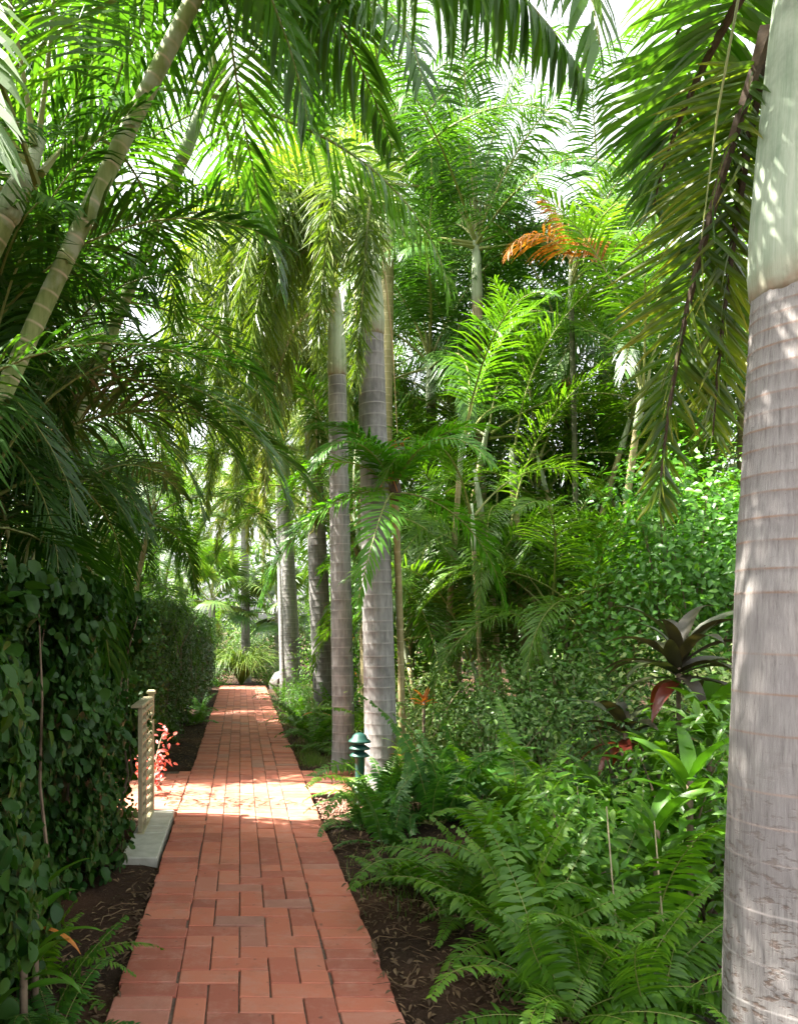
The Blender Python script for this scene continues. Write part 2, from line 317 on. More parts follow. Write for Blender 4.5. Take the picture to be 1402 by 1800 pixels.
# ------------------------------------------------------------------ brick path
def build_path():
    base = MB(); base.box((PL + .01, 1.2, -0.07), (PR - .01, 19.4, -0.009))
    base.box((-1.35, 6.32, -0.072), (PL + .009, 8.05, -0.015)); base.box((PR - .009, 6.95, -0.072), (1.30, 8.05, -0.015))
    path = struct(ob('path', base.mesh('path_bed', ['sand'])))
    bricks = []                     # (cx, cy, wx, wy)
    c = 0.1252; x0 = PL + 0.2375
    BY = 1.25
    # herringbone field
    ncol = 5; nrow = int((5.0 - BY) / c)
    for j in range(-1, nrow):
        for i in range(-1, ncol):
            k = (i - j) % 4
            if k == 0:
                a, e = max(i, 0), min(i + 2, ncol)
                if e > a and j >= 0: bricks.append((x0 + (a + e) / 2 * c, BY + (j + .5) * c, (e - a) * c - .006, c - .006))
            elif k == 3 and i >= 0:
                a, e = max(j, 0), min(j + 2, nrow)
                if e > a: bricks.append((x0 + (i + .5) * c, BY + (a + e) / 2 * c, c - .006, (e - a) * c - .006))
    ye = BY + nrow * c
    # running bond field beyond
    for i in range(ncol):
        y = ye; first = True
        while y < 19.3:
            l = (0.123 if i % 2 else 0.246) if first else 0.246
            first = False
            l = min(l, 19.4 - y)
            bricks.append((x0 + (i + .5) * c, y + l / 2, c - .005, l - .006)); y += l
    # soldier borders
    r2 = random.Random(2)
    for side in (0, 1):
        y = BY
        xc = PL + 0.1165 if side == 0 else PR - 0.1165
        while y < 19.35:
            wy = 0.118 + r2.uniform(-.002, .002)
            bricks.append((xc + r2.uniform(-.007, .007), y + wy / 2, 0.231, wy - .006)); y += wy
    # cross path wings
    def wing(xa, xb, ya, yb, cut):
        y = ya; row = 0
        while y + .115 < yb + .02:
            x = xa + (0.0 if row % 2 else -.118)
            while x < xb:
                a, e = max(x, xa), min(x + .236, xb)
                mx, my = (a + e) / 2, y + .06
                if e - a > .04 and cut(mx, my): bricks.append((mx, my, e - a - .006, .113))
                x += .238
            y += .119; row += 1
    wing(PR + .004, 1.28, 6.95, 8.06, lambda x, y: y < 8.10 - 0.0 * x)
    wing(-1.33, PL - .004, 6.34, 8.06, lambda x, y: y < 7.5 + (x + 1.33) * 0.75)
    bricks.sort(key=lambda q: q[1] + 0.25 * abs(q[0]))
    shared = {}; far = MB(); r = random.Random(8)
    for n, (cx, cyy, wx, wy) in enumerate(bricks):
        dz = r.uniform(-.003, .003)
        if n < 300:
            key = (round(wx, 3), round(wy, 3))
            if key not in shared:
                b = MB(); b.box((-wx / 2, -wy / 2, -.05), (wx / 2, wy / 2, 0), bev=.004); shared[key] = b.mesh('brick', ['brick'])
            o = ob('brick', shared[key], path, (cx, cyy, dz), (r.gauss(0, .006), r.gauss(0, .006), r.gauss(0, .009)))
        else:
            far.box((cx - wx / 2, cyy - wy / 2, -.05), (cx + wx / 2, cyy + wy / 2, dz), bev=.004)
    stuff(ob('far_bricks', far.mesh('far_bricks', ['brick']), path))
build_path()

# ------------------------------------------------------------------ fronds
def make_frond(L, elev, droop, n, ll, lw, seed, vee=25, veej=8, fwd0=68, fwd1=28, sag=0.55, pet=0.16, seg=3, mats=('areca', 'rachis'),
               rr=0.014, plumose=False, curl=0.0, lat=0.0, fold=False, prof=0.55, drop=0.0, raw=False, side=0.0, dexp=1.35, split=False):
    r = random.Random(seed); b = MB()
    K = 14; pts = [Vector((0, 0, 0))]; tans = []
    for i in range(K):
        s = (i + .5) / K
        an = R(elev - droop * (s ** dexp if dexp > 0 else (1 - math.exp(dexp * s)) / (1 - math.exp(dexp)))); la = lat * s * s
        d = Vector((math.cos(an) * math.cos(la), math.cos(an) * math.sin(la), math.sin(an)))
        tans.append(d); pts.append(pts[-1] + d * (L / K))
    rads = [rr * (1.0 - 0.86 * (i / K)) * (1.5 if i == 0 else 1) for i in range(K + 1)]
    b.tube(pts, rads, 5, 1)
    def at(s):
        q = min(s * K, K - 1e-4); i = int(q); return pts[i].lerp(pts[i + 1], q - i), tans[i]
    g = Vector((0, 0, -1))
    for i in range(n):
        u = (i + .5) / n
        s0 = pet + (1 - pet) * u
        for sd in (-1, 1):
            if r.random() < drop: continue
            s = min(0.999, s0 + r.uniform(-.3, .3) / n)
            p, T = at(s)
            B = Vector((-T.y, T.x, 0)); B = B.normalized() if B.length > 1e-4 else Vector((0, 1, 0))
            if abs(T.z) > .97: B = Vector((0, 1, 0))
            Nn = T.cross(B) * -1 if T.cross(B).z < 0 else T.cross(B)
            if Nn.length < 1e-4: Nn = Vector((-1, 0, 0))
            Nn.normalize()
            va = R(r.uniform(-75, 80)) if plumose else R(vee + r.gauss(0, veej))
            fw = R(fwd0 + (fwd1 - fwd0) * u + r.gauss(0, 5))
            d = T * math.cos(fw) + (B * sd * math.cos(va) + Nn * math.sin(va)) * math.sin(fw)
            d.normalize()
            pf = (prof + (1 - prof) * math.sin(math.pi * min(1, u * 1.25 + .12))) * (1 - 0.45 * max(0, u - .75) / .25)
            l = ll * pf * r.uniform(.88, 1.08); w = lw * (0.75 + .25 * pf) * r.uniform(.85, 1.1)
            wv = T - d * T.dot(d)
            if plumose: wv = wv + Nn * r.uniform(-.8, .8) * sd; wv = wv - d * wv.dot(d)
            if wv.length < 1e-3: wv = Nn.copy()
            wv.normalize()
            vs, tt = [], []; cp = p.copy(); dd = d.copy()
            sg = sag * r.uniform(.6, 1.4)
            cvec = Vector((r.gauss(0, 1), r.gauss(0, 1), 0)) * curl
            ws = [.30, 1.0, .86, .5, 0] if seg >= 4 else ([.35, 1.0, .72, 0] if seg == 3 else [.5, 1.0, 0])
            S = len(ws) - 1
            nv = d.cross(wv).normalized()
            if nv.z < 0: nv = -nv
            rows = []
            for k in range(S + 1):
                hw = ws[k] * w / 2
                if k == S: rows.append((cp.copy(),)); tt.append(1.0); vs.append(cp.copy())
                elif fold:
                    vs += [cp - wv * hw + nv * hw * .45, cp.copy(), cp + wv * hw + nv * hw * .45]; tt += [k / S] * 3
                else:
                    vs += [cp - wv * hw, cp + wv * hw]; tt += [k / S] * 2
                if k < S:
                    dd = (dd + (g * sg + cvec) * ((k + 1) / S) * (2.0 / S)).normalized(); cp = cp + dd * (l / S)
                    wv = (wv - dd * wv.dot(dd));
                    wv = wv.normalized() if wv.length > 1e-3 else Vector((1, 0, 0))
                    nv = dd.cross(wv); nv = nv if nv.z >= 0 else -nv
            fs = []
            st = 3 if fold else 2
            for k in range(S - 1):
                for q in range(st - 1):
                    a = k * st + q; fs.append((a, a + 1, a + 1 + st, a + st))
            a = (S - 1) * st; z = S * st
            for q in range(st - 1): fs.append((a + q, a + q + 1, z))
            b.add(vs, fs, 0, tt)
    if raw: return b
    if split:
        out = []
        for k in (0, 1):
            q = MB(); q.v = b.v; q.t = b.t; q.f = [f for f, m_ in zip(b.f, b.m) if m_ == k]; q.m = [0] * len(q.f)
            me = q.mesh('leaflets' if k == 0 else 'rachis', [mats[k]]); me.validate(); out.append(me)
        return out
    return b.mesh('frond', list(mats), False)

SPEC = {}
def species(key, classes, seeds=2, **kw):
    SPEC[key] = [[make_frond(elev=e, droop=d, seed=hash((i, s)) % 9973 + s * 31 + i, lat=(s - .5) * .5, **kw) for s in range(seeds)] for i, (e, d) in enumerate(classes)]
#        young ............................................ old
CL_ARCH = [(82, 62), (68, 100), (52, 116), (34, 112), (12, 95)]
CL_STIFF = [(84, 25), (66, 66), (46, 88), (24, 92), (0, 76)]
CL_DROOP = [(84, 120), (78, 160), (62, 150), (36, 124), (0, 88)]
species('areca', CL_ARCH, L=2.1, n=62, ll=0.48, lw=0.020, vee=24, sag=0.65, mats=('areca', 'rachis'), rr=.012)
species('areca_dark', CL_ARCH, L=2.2, n=64, ll=0.50, lw=0.021, vee=20, sag=0.65, mats=('areca_dark', 'rachis'), rr=.012)
species('king', CL_STIFF, L=2.7, n=78, ll=0.56, lw=0.024, vee=4, sag=0.85, mats=('king', 'rachis'), rr=.018, fwd0=72, fwd1=35)
species('fox', CL_DROOP, L=2.7, n=270, ll=0.42, lw=0.0145, plumose=True, sag=.65, mats=('fox', 'rachis'), rr=.02, fwd0=62, fwd1=30, pet=.06, curl=.2, dexp=-2.0)
species('foxold', CL_DROOP, L=2.6, n=260, ll=0.38, lw=0.0145, plumose=True, sag=1.1, mats=('foxold', 'rachis_tan'), rr=.02, fwd0=62, fwd1=30, pet=.06, curl=.25, dexp=-2.0)
species('cane', [(70, 90), (52, 105), (30, 100), (8, 85), (-15, 65)], L=2.3, n=58, ll=.56, lw=.030, vee=-8, veej=16, sag=.9, seg=4, mats=('king', 'rachis'), rr=.016, fwd0=70, fwd1=34, pet=.14)
FC = [(80, 50), (68, 78), (52, 86), (34, 80), (16, 62)]
species('fern', FC, L=0.86, n=36, ll=0.135, lw=0.0255, vee=2, veej=7, fwd0=86, fwd1=66, sag=0.5, pet=.12, mats=('fern', 'rachis'), rr=.0035, prof=.45, seeds=3)
species('fernblue', FC, L=0.80, n=38, ll=0.115, lw=0.024, vee=4, veej=6, fwd0=86, fwd1=68, sag=0.45, pet=.12, mats=('fernblue', 'rachis'), rr=.0035, prof=.5, seeds=3)
species('ferndry', [(80, 45), (68, 75), (52, 100), (34, 100), (16, 80)], L=0.62, n=30, ll=0.07, lw=0.016, vee=0, veej=25, fwd0=80, fwd1=60, sag=0.9, pet=.12, mats=('litter', 'rachis_tan'), rr=.003, prof=.5, seeds=1, drop=.25)

COT = 1 / math.tan(SUN_EL)
VCACHE = {}
GAPR = random.Random(123)
def blocks_gap(me, parent, loc, rot, sc):
    """True when a frond would close the canopy gap that lets the sun onto the cross path"""
    if me.name not in VCACHE:
        a = np.empty(len(me.vertices) * 3, dtype=np.float32); me.vertices.foreach_get('co', a); VCACHE[me.name] = a.reshape(-1, 3)[::3]
    w = VCACHE[me.name] @ (np.array(rot.to_matrix()) * sc).T + np.array(loc) + np.array(parent.location)
    x = w[:, 0] + w[:, 2] * COT * math.cos(SUN_AHEAD); y = w[:, 1] - w[:, 2] * COT * math.sin(SUN_AHEAD)
    hit = (x > -.75) & (x < 1.1) & (y > 6.22) & (y < 7.02) & (w[:, 2] > .3)
    low = (w[:, 0] > -.50) & (w[:, 0] < .72) & (w[:, 2] < 2.0) & (w[:, 2] > .5) & (w[:, 1] < 18)      # kept clear by the gardeners
    gx = x - 1.6 * COT * math.cos(SUN_AHEAD); gy = y + 1.6 * COT * math.sin(SUN_AHEAD)                # the open, sunny part of the right garden
    sunny = ((gx > 1.9) & (gx < 4.8) & (gy > 5.2) & (gy < 8.6) & (w[:, 2] > 2.7)).mean()
    return hit.mean() > .004 or low.mean() > .02 or (sunny > .12 and GAPR.random() < .8)
def put_frond(parent, sp, cls, az, loc, r, sc=1.0, tilt=0.0, roll=0.0, name='frond', force=False):
    me = r.choice(SPEC[sp][cls]); sc = sc * r.uniform(.92, 1.08)
    rot = (Matrix.Rotation(az, 3, 'Z') @ Matrix.Rotation(-tilt, 3, 'Y') @ Matrix.Rotation(roll + r.gauss(0, .12), 3, 'X')).to_euler()
    if not force and blocks_gap(me, parent, loc, rot, sc): return None
    return ob(name, me, parent, loc, rot, sc)
def crown(parent, sp, top, n, r, sc=1.0, az0=None, old=None, lean=None, zspread=.25, classes=5, skip=None, power=1.0):
    az = r.uniform(0, 6.28) if az0 is None else az0
    for i in range(n):
        u = i / max(1, n - 1); cls = min(classes - 1, int((u ** power) * classes * .999))
        spp = old if (old and u > .84) else sp
        a = az + i * GOLD
        if skip and skip(a % (2 * math.pi), cls): continue
        put_frond(parent, spp, cls, a, (top[0] + .03 * math.cos(a), top[1] + .03 * math.sin(a), top[2] - zspread * u), r, sc)

# ------------------------------------------------------------------ trunks
def trunk_mesh(pts, rads, mat, ring=.09, n=14, ridge=.02, name='trunk', jit=.15, seed=1, line=.008, stepz=.06):
    """ringed trunk along a polyline with radii (both resampled)"""
    r = random.Random(seed); P = [Vector(p) for p in pts]
    cum = [0]
    for a, b_ in zip(P, P[1:]): cum.append(cum[-1] + (b_ - a).length)
    L = cum[-1]
    def at(s):
        s = min(max(s, 0), L)
        for i in range(len(P) - 1):
            if s <= cum[i + 1] + 1e-9:
                k = (s - cum[i]) / max(1e-9, cum[i + 1] - cum[i])
                # smooth radius
                return P[i].lerp(P[i + 1], k), rads[i] + (rads[i + 1] - rads[i]) * k
        return P[-1], rads[-1]
    rows = []; s = 0.0
    while s < L:
        g = (ring(s) if callable(ring) else ring) * (1 + r.uniform(-jit, jit)); rg = ridge(s) if callable(ridge) else ridge
        rows += [(s, 0, 0), (s + line, 1, rg), (s + line * 2, 0, .25 * rg)]
        m = s + line * 2 + stepz
        while m < s + g - .5 * line: rows.append((m, 0, 0)); m += stepz
        s += g
    rows = [q for q in rows if q[0] <= L] + [(L, 0, 0)]
    b = MB(); b.tube([at(q[0])[0] for q in rows], [at(q[0])[1] * (1 + q[2]) for q in rows], n, 0, True, [float(q[1]) for q in rows])
    return b.mesh(name, [mat], True)
def bez(p0, p1, p2, n=12):
    p0, p1, p2 = Vector(p0), Vector(p1), Vector(p2)
    return [p0 * (1 - t) ** 2 + p1 * 2 * t * (1 - t) + p2 * t * t for t in [i / n for i in range(n + 1)]]
def lathe(prof, n=20, mats=('shaft',), name='part', smooth=True, axis=(0, 0, 0)):
    b = MB(); b.tube([(axis[0], axis[1], z) for z, _ in prof], [max(q, 1e-3) for _, q in prof], n, 0); return b.mesh(name, list(mats), smooth)

def palm(name, label, base, top, r0, r1, sp, nf, seed, shaft=.8, fs=1.0, bark='bark', bow=(0, 0), ring=.09, old=None, group=None, shaftmat='shaft',
         n=16, cat='palm tree', az0=None, skip=None, bulge=1.0, zspread=.25, spear=True, line=.008):
    r = random.Random(seed)
    base = Vector((base[0], base[1], gz(base[0], base[1]) - .03)); top = Vector(top)
    t = thing(name, label, cat, base, group)
    tp = top - base                              # trunk top (crown point) relative
    d = tp.normalized()
    mid = tp * .5 + Vector((bow[0], bow[1], 0))
    pts = bez((0, 0, 0), mid, tp, 14)
    if shaft > 0:
        sh0 = tp - (pts[-1] - pts[-2]).normalized() * shaft
        pts = bez((0, 0, 0), mid, sh0, 14)
    def rad(u): return r0 * (1.18 - .18 * min(1, u / .06)) * (1 - u) ** .0 + (r1 - r0) * u + r0 * (bulge - 1) * math.sin(math.pi * min(1, u * 1.2))
    rads = [rad(i / 14) for i in range(15)]
    ob('trunk', trunk_mesh(pts, rads, bark, ring, n, seed=seed, line=line), t)
    if shaft > 0:
        e = (pts[-1] - pts[-2]).normalized(); b = MB()
        pr = [(-.02, 1.0), (.0, 1.04), (.03, 1.08), (.12, 1.12), (.3, 1.05), (.6, .86), (.85, .62), (1, .42)]
        b.tube([sh0 + e * shaft * z for z, _ in pr], [r1 * q for _, q in pr], n, 0, True, [1, 1, .6, .1, 0, 0, .3, .9])
        ob('crownshaft', b.mesh('crownshaft', [shaftmat], True), t)
    if spear:
        b = MB(); b.tube([tp - d * .1, tp + d * .45 + Vector((.02, 0, 0)), tp + d * .95 * fs], [.025, .018, .003], 5, 0)
        ob('spear_leaf', b.mesh('spear_leaf', ['rachis']), t)
    crown(t, sp, tp, nf, r, fs, az0, old, skip=skip, zspread=zspread)
    return t
def Pw(px, py, D):
    """a point of the garden measured off the photograph at distance D"""
    return Vector(((px - 423) / 1400 * D, D, EYE + (1100 - py) / 1400 * D))

# ------------------------------------------------------------------ the row of foxtail palms
ROW = 'foxtail palms lining the path'
fp = palm('foxtail_palm', 'foxtail palm with thick grey trunk right behind the green bollard light', (1.235, 6.95), (1.11, 6.95, 4.95), .144, .112, 'fox', 20, 11, shaft=.95, old='foxold', group=ROW, az0=2.6, ring=.10, skip=lambda a, c: c >= 1 and (a < R(80) or a > R(290)))
plume = dict(ll=.46, lw=.0145, plumose=True, sag=.5, rr=.02, fwd0=62, fwd1=30, pet=.05, curl=.28, dexp=-3.2)
PL1 = make_frond(L=3.0, elev=86, droop=174, n=360, seed=501, mats=('fox', 'rachis'), **plume); PL2 = make_frond(L=2.7, elev=70, droop=158, n=330, seed=502, mats=('fox', 'rachis'), **plume)
PL3 = make_frond(L=2.4, elev=44, droop=132, n=300, seed=503, mats=('fox', 'rachis'), **plume)
for me, az, z in ((PL1, 183, 5.0), (PL1, 205, 5.0), (PL2, 170, 4.9), (PL2, 195, 4.9), (PL3, 186, 4.8), (PL2, 222, 4.9), (PL3, 150, 4.8), (PL1, 250, 5.0), (PL3, 212, 4.75), (PL1, 160, 5.05), (PL2, 262, 4.9), (PL1, 176, 5.15), (PL1, 194, 5.1), (PL2, 184, 5.0), (PL2, 208, 5.0), (PL3, 196, 4.9)):
    ob('frond', me, fp, (-.12, 0, z), Euler((R(az % 13 - 6), 0, R(az))), 1.0 + .22 * (z > 5.0))
b = MB(); b.tube([(.0, -.1, 4.6), (.06, -.14, 4.0), (.10, -.15, 3.2)], [.008, .006, .003], 5); ob('flower_stalk', b.mesh('flower_stalk', ['rachis_tan']), fp)
q2 = palm('foxtail_palm', 'grey foxtail palm standing bare at the edge of the cross path, second in the row', (1.085, 8.35), (1.0, 8.4, 5.0), .120, .095, 'fox', 18, 12, shaft=.9, old='foxold', group=ROW, az0=1.0, ring=.10)
for me, az, z in ((PL1, 190, 5.0), (PL2, 170, 4.9), (PL3, 200, 4.8), (PL2, 225, 4.9)): ob('frond', me, q2, (-.06, .05, z), Euler((0, 0, R(az))), .9)
q3 = palm('foxtail_palm', 'third foxtail palm of the row, pale trunk swelling slightly at mid height', (1.18, 11.2), (.98, 11.2, 5.0), .130, .11, 'fox', 18, 13, shaft=.9, old='foxold', group=ROW, ring=.09, bulge=1.15)
for me, az, z in ((PL1, 185, 5.0), (PL2, 150, 4.9), (PL3, 215, 4.8), (PL2, 240, 4.9), (PL1, 280, 5.0)): ob('frond', me, q3, (-.2, 0, z), Euler((0, 0, R(az))), .95)
palm('foxtail_palm', 'fourth foxtail palm of the row, slim white trunk with bare neck', (.97, 14.3), (.74, 14.3, 4.9), .150, .11, 'fox', 17, 14, shaft=.95, old='foxold', group=ROW, ring=.08)
palm('foxtail_palm', 'very thin pale palm trunk half hidden behind the fourth palm', (.93, 17.0), (.80, 17.0, 4.8), .085, .07, 'fox', 12, 15, shaft=.7, old='foxold', group=ROW, ring=.08, fs=.85)
palm('foxtail_palm', 'foxtail palm with yellowing fronds at the far end of the brick path', (.15, 21.6), (.10, 21.6, 5.0), .130, .105, 'foxold', 18, 16, shaft=.9, old='foxold', group=ROW, fs=.95)
palm('foxtail_palm', 'far foxtail palm left of the path end, crown above the clipped hedge', (-2.6, 22.5), (-2.5, 22.5, 5.6), .11, .09, 'fox', 15, 17, shaft=.9, old='foxold', group=ROW)

# ------------------------------------------------------------------ big palm at the right edge
def big_palm():
    t = thing('king_palm', 'massive pale ringed palm trunk with green crownshaft at the right edge', 'palm tree', (1.795, 2.6, -.03))
    pts = [(0.0, 0, 0), (.0, 0, .12), (.0, 0, .5), (.005, 0, 1.0), (.02, 0, 1.6), (.04, 0, 2.1), (.06, 0, 2.58)]
    rads = [.205, .195, .188, .182, .176, .168, .160]
    tme = trunk_mesh(pts, rads, 'barkbig', lambda s: .15 if s < 1.5 else .075 if s < 2.0 else .052, 48, lambda s: .004 if s < 1.4 else .014, seed=3, line=.006, stepz=.05, jit=.3)
    for v in tme.vertices:
        a = math.atan2(v.co.y, v.co.x - .02); z = v.co.z; k = 1 + .012 * math.sin(a * 3 + z * 2.3) + .008 * math.sin(a * 7 - z * 6.1) + .006 * math.sin(a * 13 + z * 17) + .005 * math.sin(a * 29 + 3 * math.sin(z * 5))
        v.co.x *= k; v.co.y *= k
    ob('trunk', tme, t)
    b = MB()
    pr = [(2.555, .158), (2.575, .165), (2.60, .170), (2.66, .176), (2.80, .176), (3.05, .165), (3.35, .148), (3.7, .125), (4.0, .10), (4.25, .07)]
    b.tube([(.06 + (z - 2.58) * .04, 0, z) for z, _ in pr], [q for _, q in pr], 40, 0, True, [1, .9, .5, .1, 0, 0, 0, .1, .4, .6])
    ob('crownshaft', b.mesh('crownshaft', ['shaftpale'], True), t)
    r = random.Random(4)
    # hanging old frond beside the crownshaft and its neighbours
    near = dict(n=86, ll=.40, lw=.023, seg=4, fold=True, mats=('nearfrond', 'rachis_dark'), rr=.022, fwd0=76, fwd1=36, pet=.06, split=True)
    near['n'] = 100
    f1 = make_frond(L=1.65, elev=-66, droop=20, seed=71, vee=0, veej=40, sag=.22, **near)
    ob('frond', f1, t, (.02, .14, 3.55), Euler((0, 0, R(112))))
    f1b = make_frond(L=1.4, elev=-72, droop=12, seed=76, vee=0, veej=40, sag=.22, **near)
    ob('frond', f1b, t, (.07, .22, 3.6), Euler((0, 0, R(92))))
    near['mats'] = ('king', 'rachis_dark'); near['ll'] = .46; near['lw'] = .034; near['n'] = 60
    f2 = make_frond(L=.8, elev=-25, droop=45, seed=72, vee=5, veej=24, sag=.3, **near)
    ob('frond', f2, t, (.02, .2, 3.8), Euler((0, 0, R(98))))
    f3 = make_frond(L=2.3, elev=40, droop=80, seed=73, vee=0, veej=18, sag=.8, **near)
    ob('frond', f3, t, (.05, .1, 3.95), Euler((0, 0, R(75))))
    ob('frond', f3, t, (0, 0, 4.1), Euler((0, 0, R(196))))
    ob('frond', f3, t, (.05, -.05, 4.0), Euler((0, 0, R(20))))
    ob('frond', f3, t, (.05, -.05, 4.1), Euler((0, 0, R(250))))
    ob('frond', f2, t, (.08, -.05, 3.9), Euler((0, 0, R(310))))
    b = MB(); b.tube([(-.04, -.05, 3.95), (-.17, -.02, 3.6), (-.21, .05, 3.2), (-.235, .1, 2.8)], [.006, .005, .004, .002], 5)
    ob('aerial_strand', b.mesh('aerial_strand', ['rachis']), t)
big_palm()

# ------------------------------------------------------------------ leaning cane palms on the left
def lean_palm(label, base, bend, top, r0, r1, sp, nf, seed, shaft=.5, fs=1.0, mat='cane', ring=.085, az0=None, skip=None):
    r = random.Random(seed)
    b0 = Vector((base[0], base[1], gz(*base) - .02)); t = thing('cane_palm', label, 'palm tree', b0, 'leaning cane palms behind the hedge')
    tp = Vector(top) - b0
    pts = bez((0, 0, 0), Vector(bend) - b0, tp, 16); e = (pts[-1] - pts[-2]).normalized()
    ob('trunk', trunk_mesh(pts, [r0 + (r1 - r0) * i / 16 for i in range(17)], mat, ring, 16, .035, seed=seed, line=.008), t)
    b = MB(); pr = [(0, 1.05), (.06, 1.2), (.25, 1.15), (.6, .85), (1, .4)]
    b.tube([tp + e * shaft * z for z, _ in pr], [r1 * q for _, q in pr], 14)
    ob('crownshaft', b.mesh('crownshaft', ['shaft'], True), t)
    crown(t, sp, tp + e * shaft * .9, nf, r, fs, az0, skip=skip, zspread=.2)
    return t
a1 = Pw(20, 700, 3.4); a2 = Pw(345, -10, 3.5)
lp = lean_palm('thick ringed green trunk leaning across the upper left corner', (-2.05, 3.3), (a1.x - .05, 3.4, a1.z + .1), (a2.x, 3.5, a2.z), .043, .038, 'cane', 11, 21, fs=1.0, az0=.3, skip=lambda a, c: R(15) < a < R(62))
o3 = make_frond(L=2.1, elev=-4, droop=52, seed=81, n=40, ll=.56, lw=.05, vee=-35, veej=10, sag=1.1, seg=4, fold=True, mats=('king', 'rachis'), rr=.018, fwd0=66, fwd1=36, pet=.2)
lc = Vector((-.05, 3.5, 4.75)) - lp.location
ob('frond', o3, lp, lc, Euler((0, R(9), R(-8))), .9); ob('frond', o3, lp, lc, Euler((R(-8), R(8), R(-38)))); ob('frond', o3, lp, lc + Vector((0, 0, .1)), Euler((R(-8), R(-18), R(62)))); ob('frond', o3, lp, lc, Euler((0, R(-10), R(-75))))
for az, cl in ((78, 1), (98, 0), (118, 1), (90, 2), (140, 2)): put_frond(lp, 'cane', cl, R(az), lc, random.Random(az), 1.1, force=True)
b1 = Pw(240, 460, 5.5); b2 = Pw(318, 285, 5.5)
lean_palm('slimmer pale leaning trunk with whitish crownshaft, behind the thick leaning one', (-2.3, 5.4), (b1.x - .25, 5.5, b1.z - .7), (b2.x, 5.5, b2.z), .048, .042, 'cane', 11, 22, shaft=.75, az0=1.1)
c1 = Pw(-60, 500, 3.1); c2 = Pw(8, 385, 3.1)
lean_palm('short stretch of leaning grey green trunk at the left picture edge', (-2.3, 2.9), (c1.x - .2, 3.1, c1.z - .5), (c2.x, 3.1, c2.z), .050, .046, 'areca', 12, 23, shaft=.35, az0=2.0, skip=lambda a, c: a < R(50) or a > R(300))
lean_palm('cane palm added beyond the left edge for shade, its fronds hanging into the top left corner', (-2.6, 2.2), (-2.0, 2.3, 2.6), (-1.2, 2.4, 4.6), .066, .06, 'cane', 11, 24, shaft=.5, az0=.5)  # trunk out of view; added to help shade the big right trunk
lean_palm('unseen cane palm beside the camera, added so its fronds shade the big trunk', (-1.9, .7), (-1.6, .8, 2.6), (-.9, 1.3, 5.0), .066, .06, 'cane', 11, 25, shaft=.5, az0=1.5)  # out of view, put in for the shade it throws on the big trunk

# ------------------------------------------------------------------ areca clumps
def clump(label, base, stems, seed, sp='areca', fs=1.0, nf=7, spread=.35, group=None, mat='canetan', r0=.034, name='areca_palm', lean=.25, az=None, shaft=.45):
    r = random.Random(seed); b0 = Vector((base[0], base[1], gz(*base) - .02))
    t = thing(name, label, 'palm tree', b0, group)
    for i, h in enumerate(stems):
        a = i * GOLD + seed; rad = spread * math.sqrt((i + .4) / len(stems))
        p0 = Vector((rad * math.cos(a), rad * math.sin(a), 0))
        tp = p0 + Vector((math.cos(a) * lean * h * r.uniform(.4, 1.1), math.sin(a) * lean * h * r.uniform(.4, 1.1), h))
        mid = p0.lerp(tp, .5) + Vector((r.uniform(-.08, .08), r.uniform(-.08, .08), .12 * h))
        pts = bez(p0, mid, tp, 10); rr = r0 * r.uniform(.85, 1.15)
        ob('stem', trunk_mesh(pts, [rr * (1.1 - .25 * k / 10) for k in range(11)], mat, .10, 9, .05, name='stem', seed=seed + i, stepz=.12), t)
        e = (pts[-1] - pts[-2]).normalized(); b = MB()
        b.tube([tp, tp + e * .06, tp + e * shaft * .5, tp + e * shaft], [rr * .88, rr * 1.0, rr * .8, rr * .45], 9)
        ob('crownshaft', b.mesh('crownshaft', ['shaft'], True), t)
        crown(t, sp, tp + e * shaft * .9, nf, r, fs, zspread=.12)
    return t
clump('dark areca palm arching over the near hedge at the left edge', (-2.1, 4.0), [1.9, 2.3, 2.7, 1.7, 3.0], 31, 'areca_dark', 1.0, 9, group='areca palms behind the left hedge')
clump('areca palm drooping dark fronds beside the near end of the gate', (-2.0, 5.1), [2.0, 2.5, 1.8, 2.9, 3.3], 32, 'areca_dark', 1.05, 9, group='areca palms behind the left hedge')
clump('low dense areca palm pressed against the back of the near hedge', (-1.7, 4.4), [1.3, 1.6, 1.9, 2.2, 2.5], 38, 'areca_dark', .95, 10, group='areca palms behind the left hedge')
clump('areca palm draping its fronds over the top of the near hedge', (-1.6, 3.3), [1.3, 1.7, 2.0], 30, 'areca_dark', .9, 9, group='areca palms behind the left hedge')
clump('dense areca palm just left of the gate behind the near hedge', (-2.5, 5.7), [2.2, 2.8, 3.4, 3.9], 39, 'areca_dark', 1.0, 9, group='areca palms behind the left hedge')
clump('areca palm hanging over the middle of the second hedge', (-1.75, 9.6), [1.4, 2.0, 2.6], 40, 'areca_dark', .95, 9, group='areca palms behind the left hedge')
clump('low areca palm spilling over the far half of the second hedge', (-1.7, 11.6), [1.2, 1.7, 2.3, 2.8], 28, 'areca', .95, 9, group='areca palms behind the left hedge')
clump('low areca palm spilling over the third hedge', (-1.5, 14.6), [1.2, 1.7, 2.3], 27, 'areca', .9, 9, group='areca palms behind the left hedge')
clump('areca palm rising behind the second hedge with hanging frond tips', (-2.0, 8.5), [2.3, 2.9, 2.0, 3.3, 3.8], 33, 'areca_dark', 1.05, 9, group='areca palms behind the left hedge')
clump('areca palm farther along behind the second hedge', (-2.1, 11.2), [2.0, 2.8, 3.4], 34, 'areca', 1.0, 7, group='areca palms behind the left hedge')
clump('areca palm behind the third hedge near the path end', (-1.9, 15.5), [1.8, 2.6, 3.2], 35, 'areca', 1.0, 7, group='areca palms behind the left hedge')
